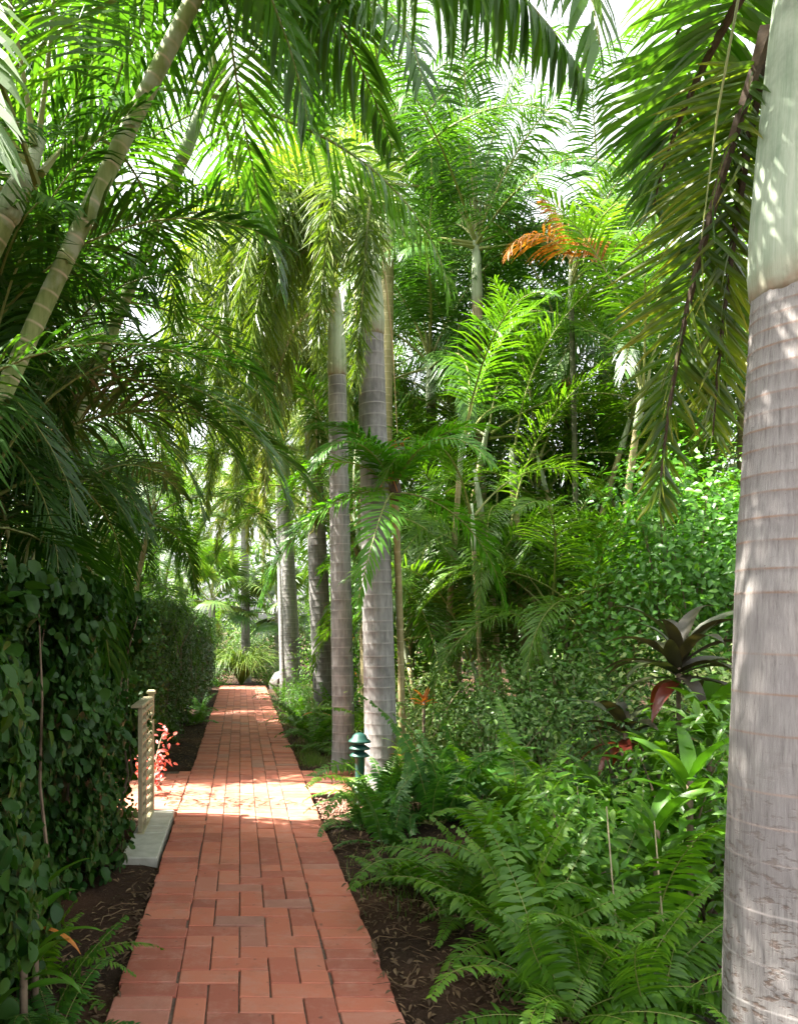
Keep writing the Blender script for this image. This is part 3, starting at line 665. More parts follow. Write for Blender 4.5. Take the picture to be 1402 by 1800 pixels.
clump('tall areca palm far left filling the gap above the hedges', (-4.0, 7.2), [3.6, 4.2, 3.0, 4.8, 5.4], 36, 'areca', 1.1, 9, group='areca palms behind the left hedge')
clump('tall areca palm far left behind the leaning trunks', (-4.2, 10.5), [3.8, 4.6, 3.0, 5.0, 5.8], 37, 'areca', 1.1, 9, group='areca palms behind the left hedge')

ac = clump('areca palm with two bare ringed canes behind the sunny shrub', (3.45, 9.2), [2.3, 2.6, 1.9, 2.9], 41, 'areca', 1.0, 7, group='areca palms in the right garden', r0=.05)
rf = random.Random(77)
for az, cl, z, x in ((255, 3, 3.35, .3), (228, 2, 3.1, .1), (285, 3, 3.0, .5), (200, 3, 2.9, -.1), (240, 4, 2.7, -.4)): put_frond(ac, 'areca', cl, R(az), (x, -.1, z), rf, 1.0)
clump('areca palm of the right garden with fronds hanging behind the row of grey trunks', (2.2, 9.8), [1.5, 2.2, 2.7, 3.3], 42, 'areca', 1.05, 9, group='areca palms in the right garden')
clump('sunlit areca palm between the main grey trunk and the variegated shrub', (2.0, 8.7), [1.0, 1.7, 2.3, 2.9], 48, 'areca', .95, 9, group='areca palms in the right garden', r0=.028)
clump('areca palm with many thin canes in front of the deep shade', (3.0, 8.5), [1.3, 2.0, 2.7, 3.3, 1.6], 49, 'areca', .95, 9, group='areca palms in the right garden', r0=.03)
clump('areca palm right of centre with bright arching fronds above the shrub', (3.9, 8.7), [2.0, 2.7, 3.3], 50, 'areca', 1.0, 9, group='areca palms in the right garden', r0=.032)
clump('tall areca palm far behind the main trunk closing the gap in the canopy', (3.1, 13.8), [4.0, 4.8, 5.4, 3.2], 29, 'areca', 1.1, 10, group='areca palms in the right garden')
clump('low areca palm with arching fronds behind the variegated shrub', (2.65, 8.1), [.8, 1.3, 1.8, 2.2], 91, 'areca', .9, 10, group='areca palms in the right garden', r0=.026)
clump('low areca palm with arching fronds left of the tall sunlit shrub', (3.6, 7.9), [1.2, 1.7, 2.2], 92, 'areca', .9, 10, group='areca palms in the right garden', r0=.026)
clump('areca palm at mid height behind the two ringed canes', (4.3, 9.2), [1.6, 2.3, 3.0, 3.5], 93, 'areca', 1.0, 9, group='areca palms in the right garden', r0=.03)
clump('areca palm in the deep shade at the centre of the right garden', (3.4, 11.5), [2.6, 3.4, 3.9, 2.0], 44, 'areca', 1.1, 9, group='areca palms in the right garden')
clump('areca palm with pale thin canes right of the two ringed canes', (4.5, 10.0), [1.7, 2.4, 2.9], 45, 'areca', 1.0, 7, group='areca palms in the right garden')
clump('areca palm at the back of the right garden beyond the green shrubs', (5.8, 10.5), [2.0, 3.0, 3.5], 46, 'areca', 1.0, 7, group='areca palms in the right garden')
clump('areca palm far back behind the third and fourth grey trunks', (2.4, 15.0), [1.8, 2.8, 3.4], 47, 'areca', 1.0, 7, group='areca palms in the right garden')

# ------------------------------------------------------------------ taller king palms on the right
palm('king_palm', 'king palm with long green crownshaft and upright spear under the bright sky gap', (4.75, 10.3), (4.72, 10.3, 5.6), .105, .085, 'king', 11, 51, shaft=1.0, group='king palms in the right garden', bark='canetan', fs=1.05)
palm('king_palm', 'tall king palm whose crown closes the canopy right of the main grey trunk', (2.95, 9.6), (2.8, 9.5, 6.2), .07, .06, 'king', 14, 52, shaft=.9, group='king palms in the right garden', bark='canetan', fs=1.0)
palm('king_palm', 'king palm in the middle of the right garden with dark drooping fronds', (3.3, 12.2), (3.2, 12.2, 6.6), .09, .075, 'king', 13, 53, shaft=.9, group='king palms in the right garden', bark='canetan', fs=1.1)
palm('king_palm', 'king palm behind the hanging yellow tipped frond', (5.6, 8.8), (5.55, 8.8, 4.6), .085, .07, 'king', 12, 54, shaft=.8, group='king palms in the right garden', bark='canetan', fs=1.0)
palm('king_palm', 'tall king palm behind the main foxtail crown', (1.9, 13.6), (1.8, 13.6, 8.2), .10, .08, 'king', 14, 55, shaft=1.0, group='king palms in the right garden', fs=1.15)
palm('king_palm', 'distant tall king palm rising behind the leaning trunks on the left', (-3.6, 14.5), (-3.2, 14.5, 7.6), .10, .08, 'king', 13, 56, shaft=1.0, group='tall palms at the back', fs=1.1)

KG = 'king palms in the right garden'
palm('king_palm', 'tall king palm with its crown at the top centre of the picture', (1.68, 9.5), (1.75, 9.4, 6.9), .085, .07, 'king', 15, 57, shaft=.9, group=KG, bark='canetan', fs=1.0)
palm('king_palm', 'tall back row king palm between the second and third grey trunks', (1.75, 11.0), (1.6, 11.0, 8.0), .09, .075, 'king', 15, 59, shaft=.9, group=KG, bark='canetan', fs=1.1)
palm('king_palm', 'tall palm behind the second hedge, crown high over the brick path', (-2.5, 10.0), (-1.7, 10.0, 7.2), .09, .075, 'king', 15, 60, shaft=.9, group='tall palms at the back', fs=1.1)
palm('king_palm', 'tall palm far back in the middle of the right garden', (4.2, 15.5), (4.1, 15.5, 8.6), .10, .08, 'king', 15, 63, shaft=.9, group=KG, fs=1.2)
palm('king_palm', 'low king palm with broad fronds among the central areca canes', (2.75, 10.4), (2.7, 10.3, 4.4), .08, .065, 'king', 13, 64, shaft=.7, group=KG, bark='canetan', fs=.9)

palm('king_palm', 'mid height king palm right behind the main grey trunk', (2.45, 9.9), (2.35, 9.9, 4.9), .07, .06, 'king', 15, 65, shaft=.7, group=KG, bark='canedark', fs=.95)
palm('king_palm', 'mid height king palm below the dead orange frond', (4.0, 9.6), (3.95, 9.6, 4.6), .07, .06, 'king', 15, 66, shaft=.7, group=KG, bark='canedark', fs=.95)
palm('king_palm', 'mid height king palm at the back centre of the right garden', (3.4, 10.9), (3.35, 10.9, 5.7), .07, .06, 'king', 15, 67, shaft=.7, group=KG, bark='canedark', fs=1.0)

# ------------------------------------------------------------------ leaves for hedges and shrubs
def leaf_shape(l, w, fold=.25, curl=.15, round_=False):
    """leaf along +X, face up"""
    if round_:
        xs = [0, .18, .5, .82, 1]; hw = [0, .42, .5, .36, 0]
    else:
        xs = [0, .3, .65, 1]; hw = [0, .5, .40, 0]
    vs = []; idx = []
    for x, h in zip(xs, hw):
        z = -curl * l * x * x
        if h == 0: idx.append((len(vs),)); vs.append((x * l, 0, z))
        else:
            idx.append((len(vs), len(vs) + 1, len(vs) + 2))
            vs += [(x * l, -h * w, z + fold * h * w), (x * l, 0, z), (x * l, h * w, z + fold * h * w)]
    fs = []
    for a, b in zip(idx, idx[1:]):
        if len(a) == 1 and len(b) == 3: fs += [(a[0], b[0], b[1]), (a[0], b[1], b[2])]
        elif len(a) == 3 and len(b) == 3: fs += [(a[0], b[0], b[1], a[1]), (a[1], b[1], b[2], a[2])]
        else: fs += [(a[0], b[0], a[1]), (a[1], b[0], a[2])]
    return np.array(vs), fs
def leaf_frame(nrm, r, droop=.3):
    """rotation with face roughly along nrm"""
    n = (Vector(nrm).normalized() + Vector((r.gauss(0, .38), r.gauss(0, .38), r.gauss(0, .38)))).normalized()
    d = Vector((r.gauss(0, 1), r.gauss(0, 1), r.gauss(0, 1) - droop)); d = d - n * d.dot(n)
    d = d.normalized() if d.length > 1e-3 else n.orthogonal().normalized()
    w = n.cross(d)
    return Matrix((d, w, n)).transposed()
def foliage(parent, items, shape, mat, nparts=0, seed=0, origin=(0, 0, 0), name='leaf', massname='foliage'):
    """items: (pos, normal, size) relative to the parent; the nearest outer leaves become parts, the rest one mass"""
    r = random.Random(seed); vs0, fs0 = shape
    O = Vector(origin)
    if nparts:
        order = sorted(range(len(items)), key=lambda i: items[i][3])
        chosen = set(order[:nparts])
    else: chosen = set()
    me = None
    V, F, T = [], [], []; off = 0
    nv = len(vs0); tt = [float(x) for x in vs0[:, 0] / max(1e-6, vs0[:, 0].max())]
    for i, it in enumerate(items):
        m = leaf_frame(it[1], r); s = it[2]
        if i in chosen:
            if me is None:
                b = MB(); b.add(vs0, fs0, 0, tt); me = b.mesh(name, [mat], True)
            o = ob(name, me, parent, it[0], m.to_euler(), s)
        else:
            a = np.array(m) * s
            V.append(vs0 @ a.T + np.array(it[0])); F.extend([tuple(k + off for k in f) for f in fs0]); T.extend(tt); off += nv
    if V:
        b = MB(); b.v = [tuple(q) for q in np.concatenate(V)]; b.f = F; b.m = [0] * len(F); b.t = T
        return stuff(ob(massname, b.mesh(massname, [mat], True), parent))
def hedge(label, x0, x1, y0, y1, h, n, size, mat, shape, seed, nparts=0, group=None, wob=.10):
    r = random.Random(seed); org = Vector(((x0 + x1) / 2, (y0 + y1) / 2, 0.0))
    t = thing('clipped_hedge', label, 'hedge', org, group)
    items = []
    def bump(y, z): return wob * (math.sin(y * 3.3 + z * 2.1 + seed) + .6 * math.sin(y * 7.1 - z * 5.3) + .5 * math.sin(z * 9 + y * 1.3))
    for i in range(n):
        q = r.random(); dep = abs(r.gauss(0, .11))
        y = r.uniform(y0, y1); z = r.uniform(.05, h)
        if q < .62:                                  # path side
            z = h * (r.random() ** .9); x = x1 + bump(y, z) - dep - .06 * (z < .25); nn = (1, 0, .25)
        elif q < .80:                                # top
            x = r.uniform(x0, x1); z = h + .7 * bump(y, x * 2) - dep; nn = (.2, 0, 1)
        elif q < .92:                                # ends
            e = r.random() < .5; x = r.uniform(x0, x1); y = (y0 + dep + .5 * bump(x, z)) if e else (y1 - dep + .5 * bump(x, z)); nn = (0, -1 if e else 1, .25)
        else:
            x = r.uniform(x0, x1); nn = (r.gauss(0, 1), r.gauss(0, 1), .4)
        p = Vector((x, y, z))
        vis = (p - Vector((0, 0, EYE))).length + dep * 25 + (40 if q > .62 else 0) + r.uniform(0, 2.0)
        if p.x < -0.302 * p.y: vis += 60
        items.append((p - org, nn, size * (.45 + .95 * r.random() ** 1.5) * (1.25 if r.random() < .12 else 1), vis))
    foliage(t, items, shape, mat, nparts, seed)
    core = MB(); core.box((x0 + .12 - org.x, y0 + .16 - org.y, .05), (x1 - .20 - org.x, y1 - .16 - org.y, h - .16)); ob('dense_interior', core.mesh('dense_interior', [mat]), t)
    # woody stems inside
    b = MB()
    for i in range(int((y1 - y0) * 14)):
        x = r.uniform(x0 + .1, x1 - .08); y = r.uniform(y0 + .05, y1 - .05)
        p = [Vector((x, y, .0)) - org]
        for k in range(4): p.append(p[-1] + Vector((r.gauss(0, .07), r.gauss(0, .07), h / 4.4)))
        b.tube(p, [.011, .009, .007, .005, .003], 5)
    stuff(ob('stems', b.mesh('stems', ['twig']), t))
    return t
ROUND = leaf_shape(1, .82, .22, .18, True); OVAL = leaf_shape(1, .5, .3, .25); LANCE = leaf_shape(1, .3, .3, .3)
hedge('dark round leaved hedge filling the left edge in front of the gate', -1.75, -.80, 1.0, 6.0, 1.68, 28000, .058, 'hedge', ROUND, 61, 300, 'clipped hedges left of the path')
hedge('dense small leaved hedge just beyond the gate', -1.65, -.78, 8.25, 13.2, 1.74, 26000, .042, 'hedge2', OVAL, 62, 0, 'clipped hedges left of the path', .07)
hedge('lowest and farthest clipped hedge, narrowing to the path end', -1.5, -.60, 13.9, 18.6, 1.62, 12000, .055, 'hedge2', OVAL, 63, 0, 'clipped hedges left of the path', .07)

def shrub(label, name, center, rad, n, size, mat, shape, seed, nparts=0, group=None, stems=6, twig='twig', clusters=40, cat='shrub', lift=.25):
    """leaf clusters round branch tips"""
    r = random.Random(seed); cx, cyy, cz = center; rx, ry, rz = rad
    org = Vector((cx, cyy, gz(cx, cyy))); t = thing(name, label, cat, org, group)
    tips = []
    for i in range(clusters):
        v = Vector((r.gauss(0, 1), r.gauss(0, 1), r.gauss(0, 1))).normalized() * (r.random() ** .4)
        tips.append(Vector((v.x * rx, v.y * ry, max(.08, cz + v.z * rz))))
    items = []
    cs = .13 * (rx + ry + rz) / 1.5
    for i in range(n):
        c = tips[r.randrange(clusters)]
        p = c + Vector((r.gauss(0, cs), r.gauss(0, cs), r.gauss(0, cs * .8)))
        if p.z < .03: p.z = .03 + r.random() * .1
        out = Vector((p.x / rx, p.y / ry, (p.z - cz) / rz))
        nn = out.normalized() * .6 + Vector((-.25, -.25, .75))
        vis = p.y - 0.5 * out.length + r.uniform(0, .8)
        items.append((p, nn, size * r.uniform(.6, 1.2), vis))
    foliage(t, items, shape, mat, nparts, seed)
    b = MB()
    for i in range(max(stems, clusters // 2)):
        tip = tips[i % clusters]; a = r.uniform(0, 6.28)
        p0 = Vector((.15 * rx * math.cos(a), .15 * ry * math.sin(a), 0)); md = p0.lerp(tip, .5) + Vector((r.gauss(0, .06), r.gauss(0, .06), .12))
        b.tube(bez(p0, md, tip, 5), [.012, .010, .008, .006, .005, .003], 5)
    ob('branch', b.mesh('branch', [twig]), t)
    return t
shrub('tall sunlit green shrub with small leaves left of the big right trunk', 'small_leaved_shrub', (3.75, 6.6, 1.9), (.95, .8, .95), 8000, .066, 'shrub', OVAL, 71, 260, 'broad shrubs in the right garden', clusters=80)
shrub('pale variegated shrub, low and bright, below the two ringed canes', 'variegated_shrub', (2.75, 6.9, .75), (.75, .6, .55), 6000, .05, 'variegated', OVAL, 72, 260, 'broad shrubs in the right garden', clusters=60, twig='twigpale')
shrub('yellow green shrub behind the dark leaved ti plant', 'variegated_shrub', (3.5, 5.9, .75), (.7, .5, .65), 5000, .05, 'variegated', OVAL, 73, 100, 'broad shrubs in the right garden', clusters=60, twig='twigpale')
shrub('green shrub at the back, right of the pale canes', 'small_leaved_shrub', (5.3, 8.2, 1.7), (.9, .8, 1.2), 6000, .075, 'shrub', OVAL, 74, 0, 'broad shrubs in the right garden', clusters=80)
shrub('leafy shrub with scattered red flowers behind the third palm trunk', 'flowering_shrub', (1.55, 13.0, .9), (.5, .6, .9), 3500, .055, 'shrub', OVAL, 75, 0, None, clusters=40)
shrub('loose yellow green undergrowth shrub right of the main grey trunk', 'undergrowth_shrub', (1.75, 7.5, .6), (.55, .5, .5), 3200, .055, 'variegated', LANCE, 76, 120, None, clusters=45, twig='twigpale')
shrub('dark green shrub under the areca fronds in mid garden', 'undergrowth_shrub', (2.5, 8.9, .5), (.9, .5, .45), 3500, .06, 'shrub', OVAL, 77, 0, None, clusters=50)
shrub('speckled pale shrub left of the far path end', 'far_shrub', (-.75, 20.6, .8), (.6, .6, .8), 3500, .06, 'variegated', OVAL, 78, 0, None, clusters=40)
shrub('bright green low shrub beside the fourth trunk by the path', 'low_shrub', (.95, 12.6, .32), (.32, .8, .3), 3200, .05, 'shrub', LANCE, 79, 0, None, clusters=45)
shrub('dark shrub closing the far end right of the yellowing palm', 'far_shrub', (1.5, 22.5, .8), (1.0, .6, .9), 3500, .08, 'hedge2', OVAL, 80, 0, None, clusters=40)
shrub('deep green understory bush behind the ferns at lower right', 'undergrowth_shrub', (2.2, 4.4, .55), (.5, .45, .5), 2800, .06, 'hedge', LANCE, 81, 150, None, clusters=40)

shrub('leafy green plant filling the space between the ti plant and the big trunk', 'undergrowth_shrub', (2.15, 3.75, .55), (.3, .35, .5), 1500, .085, 'strap', LANCE, 83, 150, None, clusters=28)
shrub('dense leafy plant low between the ferns left of the big trunk', 'undergrowth_shrub', (1.62, 3.75, .42), (.35, .3, .38), 1300, .075, 'shrub', LANCE, 84, 150, None, clusters=26)
shrub('bright yellow green bush right of the fern clump by the bollard', 'undergrowth_shrub', (2.1, 6.6, .6), (.5, .4, .5), 3000, .05, 'variegated', OVAL, 85, 100, None, clusters=40, twig='twigpale')
shrub('bright yellow green bush closing the far end of the path', 'far_shrub', (.35, 23.4, .9), (.9, .5, .9), 4500, .08, 'variegated', LANCE, 86, 0, None, clusters=50)
shrub('low sunny ground plants right of the tussock at the path end', 'far_shrub', (.85, 20.1, .22), (.6, .5, .25), 2600, .06, 'shrub', LANCE, 87, 0, None, clusters=40)
shrub('low green plants left of the tussock at the path end', 'far_shrub', (-.75, 19.6, .25), (.45, .6, .28), 2200, .06, 'shrub', LANCE, 88, 0, None, clusters=40)
shrub('tall leafy thicket behind the central areca canes', 'thicket_shrub', (2.9, 12.9, 1.9), (1.2, .5, 1.8), 5500, .12, 'shrub', OVAL, 89, 0, 'tall thickets behind the right garden', clusters=70)
shrub('tall leafy thicket at the back right behind the areca canes', 'thicket_shrub', (5.0, 12.2, 2.0), (1.2, .5, 1.9), 5500, .12, 'shrub', OVAL, 90, 0, 'tall thickets behind the right garden', clusters=70)
shrub('dark leafy shrub added behind the red leaved plant to shade the cross path', 'undergrowth_shrub', (-1.5, 7.98, 1.1), (.5, .36, 1.0), 8000, .075, 'hedge', OVAL, 82, 0, None, clusters=60)  # added sun blocker: keeps the far half of the cross path shaded
# ------------------------------------------------------------------ ferns
def fern(label, x, y, sc, nf, seed, sp='fern', group='sword ferns in the beds', az0=None, lo=0):
    r = random.Random(seed); t = thing('sword_fern', label, 'fern', (x, y, gz(x, y) - .01), group)
    az = r.uniform(0, 6.28) if az0 is None else az0
    for i in range(nf):
        u = i / nf; cls = min(4, max(lo, int(u * 5)))
        o = put_frond(t, 'ferndry' if (cls >= 3 and r.random() < .16) else sp, cls, az + i * GOLD + r.gauss(0, .25), (r.uniform(-.06, .06), r.uniform(-.06, .06), 0), r, sc * r.uniform(.6, 1.15), tilt=r.gauss(0, .14), roll=r.gauss(0, .2))
    return t
FERNS = [
 ('broad sword fern spreading over bare soil at the lower centre right', 1.22, 3.45, .95, 20, 'fern'),
 ('sword fern cut by the bottom edge, right of the path', 1.20, 2.9, .8, 20, 'fern'),
 ('sword fern low at the bottom edge between path and big trunk', 1.52, 2.95, .85, 20, 'fern'),
 ('tall sword fern in front of the dark bush at lower right', 1.45, 3.6, 1.0, 20, 'fern'),
 ('sword fern against the left side of the big right trunk', 1.72, 3.3, 1.0, 15, 'fern'),
 ('upright sword fern left of the strap leaved plant', 1.6, 4.4, 1.2, 16, 'fern'),
 ('sword fern standing in the middle of the lower right bed', 1.25, 4.3, 1.0, 15, 'fern'),
 ('blue green fern leaning over the path edge just before the sunny strip', .98, 5.35, .8, 16, 'fernblue'),
 ('blue green fern wrapping the foot of the bollard light', 1.12, 6.05, .95, 18, 'fernblue'),
 ('big blue green fern clump right of the bollard light', 1.42, 5.75, 1.25, 20, 'fernblue'),
 ('tall fern clump with dark centre right of the main trunk', 1.75, 6.3, 1.35, 20, 'fernblue'),
 ('fern between the bollard clump and the variegated shrub', 2.0, 5.6, 1.2, 17, 'fern'),
 ('light green fern in front of the variegated shrub', 2.3, 5.5, 1.15, 16, 'fern'),
 ('fern at the foot of the dark leaved ti plant', 2.15, 4.9, 1.0, 15, 'fern'),
 ('fern in front of the bollard light hiding its post', 1.10, 6.1, .8, 18, 'fern'),
 ('small fern reaching over the bricks near the gravel corner', .88, 5.75, .6, 13, 'fernblue'),
 ('fern tuft in the middle of the bare soil', 1.05, 4.0, .5, 10, 'fern'),
 ('young fern alone in the soil near the path', .86, 4.55, .42, 9, 'fern'),
 ('yellow green fern left of the second grey trunk', .93, 9.6, .85, 15, 'fern'),
 ('fern behind the second grey trunk', 1.28, 9.2, 1.0, 16, 'fern'),
 ('bushy fern left of the third grey trunk', .92, 10.9, .95, 16, 'fern'),
 ('fern at the foot of the third grey trunk', 1.3, 10.6, .95, 15, 'fern'),
 ('bright fern at the path edge before the fourth grey trunk', .86, 12.0, .8, 15, 'fern'),
 ('far fern near the end of the path on the right', .85, 15.2, .85, 14, 'fern'),
 ('fern tuft growing from the base of the second hedge', -.70, 12.0, .6, 12, 'fern'),
 ('fern at the base of the hedge where the path begins to narrow', -.66, 13.5, .6, 12, 'fernblue'),
 ('blue green fern overlapping the path at the lower left corner', -.66, 2.75, .62, 14, 'fernblue'),
 ('dark fern at the foot of the near hedge in the lower left', -.80, 3.25, .6, 12, 'fern'),
 ('fern rising between areca canes in mid garden', 1.95, 8.2, 1.3, 16, 'fern'),
 ('fern half hidden behind the main grey trunk', 1.55, 8.0, 1.2, 16, 'fern'),
 ('fern in the deep shade at the lower right beside the big trunk', 1.95, 3.9, 1.15, 16, 'fern'),
]
for i, (lb, x, y, sc, nf, sp) in enumerate(FERNS): fern(lb, x, y, sc, nf, 900 + i, sp)

# ------------------------------------------------------------------ strap leaved plants
def strap(L, w, elev, droop, seed, mats, seg=9, fold=.3, wav=.0, name='leaf', shape='lance', petiole=.0):
    b = MB(); r = random.Random(seed); p = Vector((0, 0, 0)); vs = []; tt = []
    for k in range(seg + 1):
        u = k / seg; an = R(elev - droop * u ** 1.4); d = Vector((math.cos(an), 0, math.sin(an)))
        if shape == 'lance': hw = w / 2 * (math.sin(math.pi * min(1, (u * .92 + .08)) ** .85) ** .8 if u < 1 else 0)
        else: hw = w / 2 * (1 - u ** 3)
        if u < petiole: hw = w * .06
        nv = Vector((-d.z, 0, d.x)); q = wav * math.sin(u * 11 + seed) * hw
        vs += [p + Vector((0, -hw, 0)) + nv * (fold * hw + q), p.copy(), p + Vector((0, hw, 0)) + nv * (fold * hw - q)]; tt += [u] * 3
        p = p + d * (L / seg)
    fs = []
    for k in range(seg):
        for q in (0, 1): a = k * 3 + q; fs.append((a, a + 1, a + 4, a + 3))
    b.add(vs, fs, 0, tt); return b.mesh(name, list(mats), True)
def rosette(name, label, cat, base, h, n, L, w, mat, seed, group=None, elevs=(80, 15), droop=70, leanv=(0, 0), stem='twig', alt=None, altn=0, wav=.1, sr=.014, spread=.12, petiole=0, heads=None):
    r = random.Random(seed); b0 = Vector((base[0], base[1], gz(*base))); t = thing(name, label, cat, b0, group)
    heads = heads or [(leanv[0], leanv[1], h)]
    for hi, (hx, hy, hz) in enumerate(heads):
        if hz > .06:
            b = MB(); b.tube(bez((hx * .25, hy * .25, -.02), (hx * .4, hy * .4, hz * .6), (hx, hy, hz), 8), [sr] * 9, 7); ob('stem', b.mesh('stem', [stem], True), t)
        ms = []
        for q in range(4):
            u = (q + .5) / 4; ms.append(strap(L, w, elevs[0] + (elevs[1] - elevs[0]) * u, droop, seed + q, [mat], wav=wav, petiole=petiole))
        if alt: ma = strap(L * .9, w * .9, elevs[1] * .8, droop, seed + 9, [alt], wav=wav)
        for i in range(n):
            u = i / n; a = i * GOLD + hi * 1.3 + seed
            me = ms[min(3, int(u * 4))]
            if alt and i >= n - altn: me = ma
            ob('leaf', me, t, (hx, hy, hz - spread * u), Euler((r.gauss(0, .2), 0, a)), r.uniform(.8, 1.12))
    return t
rosette('ti_plant', 'dark purple leaved ti plant standing above the ferns left of the big trunk', 'ti plant', (2.28, 4.15), 1.22, 26, .45, .078, 'ti', 101, alt='tired', altn=2, elevs=(80, -5), droop=85, sr=.012)
rosette('ti_plant', 'ti plant with drooping dark red leaves, lower head beside the variegated shrub', 'ti plant', (2.05, 4.25), .90, 15, .34, .07, 'ti', 102, alt='tired', altn=6, elevs=(60, -10), droop=70, sr=.012)
rosette('ti_plant', 'green leaved ti plant with broad glossy leaves under the dark purple one', 'ti plant', (2.35, 4.0), .92, 22, .42, .09, 'strap', 103, elevs=(75, 10), droop=70)
rosette('strap_leaved_plant', 'strap leaved plant with long light green blades amid the ferns', 'foliage plant', (1.95, 4.15), .42, 15, .5, .065, 'strap', 104, elevs=(82, 25), droop=80)
rosette('strap_leaved_plant', 'tall leafy stem with broad blades close to the big trunk', 'foliage plant', (2.0, 3.55), .78, 20, .36, .065, 'strap', 112, elevs=(80, 0), droop=75, spread=.4)
rosette('strap_leaved_plant', 'upright leafy stem between the two dry stems', 'foliage plant', (1.80, 3.45), .60, 18, .32, .06, 'strap', 113, elevs=(80, 0), droop=75, spread=.35)
rosette('strap_leaved_plant', 'upright leafy stem below the drooping red leaved head', 'foliage plant', (2.1, 4.0), .72, 20, .34, .07, 'strap', 114, elevs=(80, 0), droop=75, spread=.4)
rosette('strap_leaved_plant', 'smaller strap leaved plant low beside the dark bush', 'foliage plant', (1.75, 3.95), .38, 12, .36, .055, 'strap', 105, elevs=(80, 20), droop=85)
rosette('strap_leaved_plant', 'light green broad bladed plant cut by the left edge below the hedge', 'foliage plant', (-.74, 2.72), .34, 12, .30, .05, 'strap', 106, elevs=(80, 0), droop=80)
rosette('strap_leaved_plant', 'single bladed plant with orange bud in the near hedge', 'foliage plant', (-.76, 2.95), .46, 6, .24, .04, 'strap', 107, elevs=(60, 0), droop=50, alt='orange', altn=1)
rosette('bromeliad', 'bromeliad with orange bracts right of the main grey trunk', 'bromeliad', (1.62, 7.05), .80, 12, .17, .035, 'orange', 108, elevs=(80, 20), droop=60, spread=.05)
rosette('bromeliad', 'small orange tinged bromeliad behind the bollard light', 'bromeliad', (1.38, 6.75), .45, 11, .25, .04, 'variegated', 109, elevs=(80, 20), droop=60, spread=.05, alt='orange', altn=3)
rosette('bromeliad', 'orange tinged bromeliad at the foot of the third trunk', 'bromeliad', (.98, 10.2), .35, 11, .25, .04, 'variegated', 110, elevs=(80, 20), droop=60, spread=.05, alt='orange', altn=3)
rosette('grass_tussock', 'bushy green grass tussock standing at the end of the brick path', 'ornamental grass', (.02, 19.9), .02, 420, 1.9, .016, 'grass', 111, elevs=(89, 58), droop=150, spread=0, wav=0)

# red leaved plant by the gate
def red_plant():
    r = random.Random(7); t = thing('red_leaved_plant', 'small plant with bright red leaves beside the timber gate', 'red plant', (-.76, 6.85, -.02))
    b = MB(); items = []
    for i in range(7):
        a = r.uniform(0, 6.28); h = r.uniform(.12, .56); tip = Vector((.05 + .17 * math.cos(a), .12 * math.sin(a), h))
        b.tube(bez((0, 0, 0), (tip.x * .2, tip.y * .2, h * .7), tip, 6), [.006, .006, .005, .005, .004, .003, .002], 5)
        for k in range(20):
            p = tip + Vector((r.gauss(0, .05), r.gauss(0, .05), r.gauss(-.03, .06))); items.append((p, (0, -.6, .8), r.uniform(.04, .075), r.random()))
    ob('stem', b.mesh('stem', ['twigpale']), t)
    foliage(t, items, OVAL, 'red', 140, 3)
red_plant()
# red flowers on the far shrub
def red_flowers():
    t = next(o for o in bpy.data.objects if o.name.startswith('flowering_shrub'))
    r = random.Random(3); b = MB()
    for k in range(5): b.add([(0, 0, 0), (.05 * math.cos(k * 1.257), .05 * math.sin(k * 1.257), .02), (.055 * math.cos(k * 1.257 + .6), .055 * math.sin(k * 1.257 + .6), .02)], [(0, 1, 2)])
    me = b.mesh('flower', ['orange'])
    for i in range(14): ob('flower', me, t, (r.uniform(-.5, .3), r.uniform(-.8, -.5), r.uniform(.5, 1.6)), (R(70), 0, r.uniform(0, 6)))
red_flowers()

# ------------------------------------------------------------------ fan palm
def fan_leaf(seed, Rr=.75, n=34):
    b = MB(); r = random.Random(seed); b.tube([(0, 0, 0), (.35, 0, .12), (.75, 0, .18)], [.016, .012, .009], 5, 1)
    c = Vector((.75, 0, .18))
    for i in range(n):
        a = R(-150 + 300 * i / (n - 1)); d = Vector((math.cos(a), math.sin(a), .12 * math.cos(a * 2))).normalized(); w = Vector((-d.y, d.x, 0))
        l = Rr * (.75 + .25 * math.cos(a)) * r.uniform(.93, 1.05); p = c.copy(); vs = []; tt = []
        for k, hw in enumerate((.003, .030, .026, .012, 0)):
            vs += [p - w * hw + UP * .3 * hw, p + w * hw + UP * .3 * hw]; tt += [k / 4] * 2
            d = (d + Vector((0, 0, -1)) * (.05, .16, .45, .8, 0)[k]).normalized(); p = p + d * l / 4
        b.add(vs, [(2 * k, 2 * k + 1, 2 * k + 3, 2 * k + 2) for k in range(4)], 0, tt)
    return b.mesh('fan_leaf', ['fan', 'rachis'])
FAN = [fan_leaf(1), fan_leaf(2), fan_leaf(3, .8, 30)]
def fan_palm(label, x, y, h, n, seed, sc=1.0):
    r = random.Random(seed); t = thing('fan_palm', label, 'palm tree', (x, y, gz(x, y) - .02), 'fan palms at the far end')
    ob('trunk', trunk_mesh([(0, 0, 0), (0, 0, h * .5), (0, 0, h)], [.12, .10, .09], 'bark', .08, 12, seed=seed), t)
    for i in range(n):
        u = i / n
        ob('fan_leaf', FAN[i % 3], t, (0, 0, h - .25 * u), Euler((r.gauss(0, .15), -R(70 - 110 * u), i * GOLD + seed), 'XYZ'), sc * r.uniform(.85, 1.1))
fan_palm('fan palm with drooping pleated leaves left of the yellowing far palm', -.75, 20.9, 2.2, 18, 5, 1.2)
fan_palm('fan palm with drooping pleated leaves right of the yellowing far palm', 1.0, 21.0, 1.9, 17, 6, 1.15)

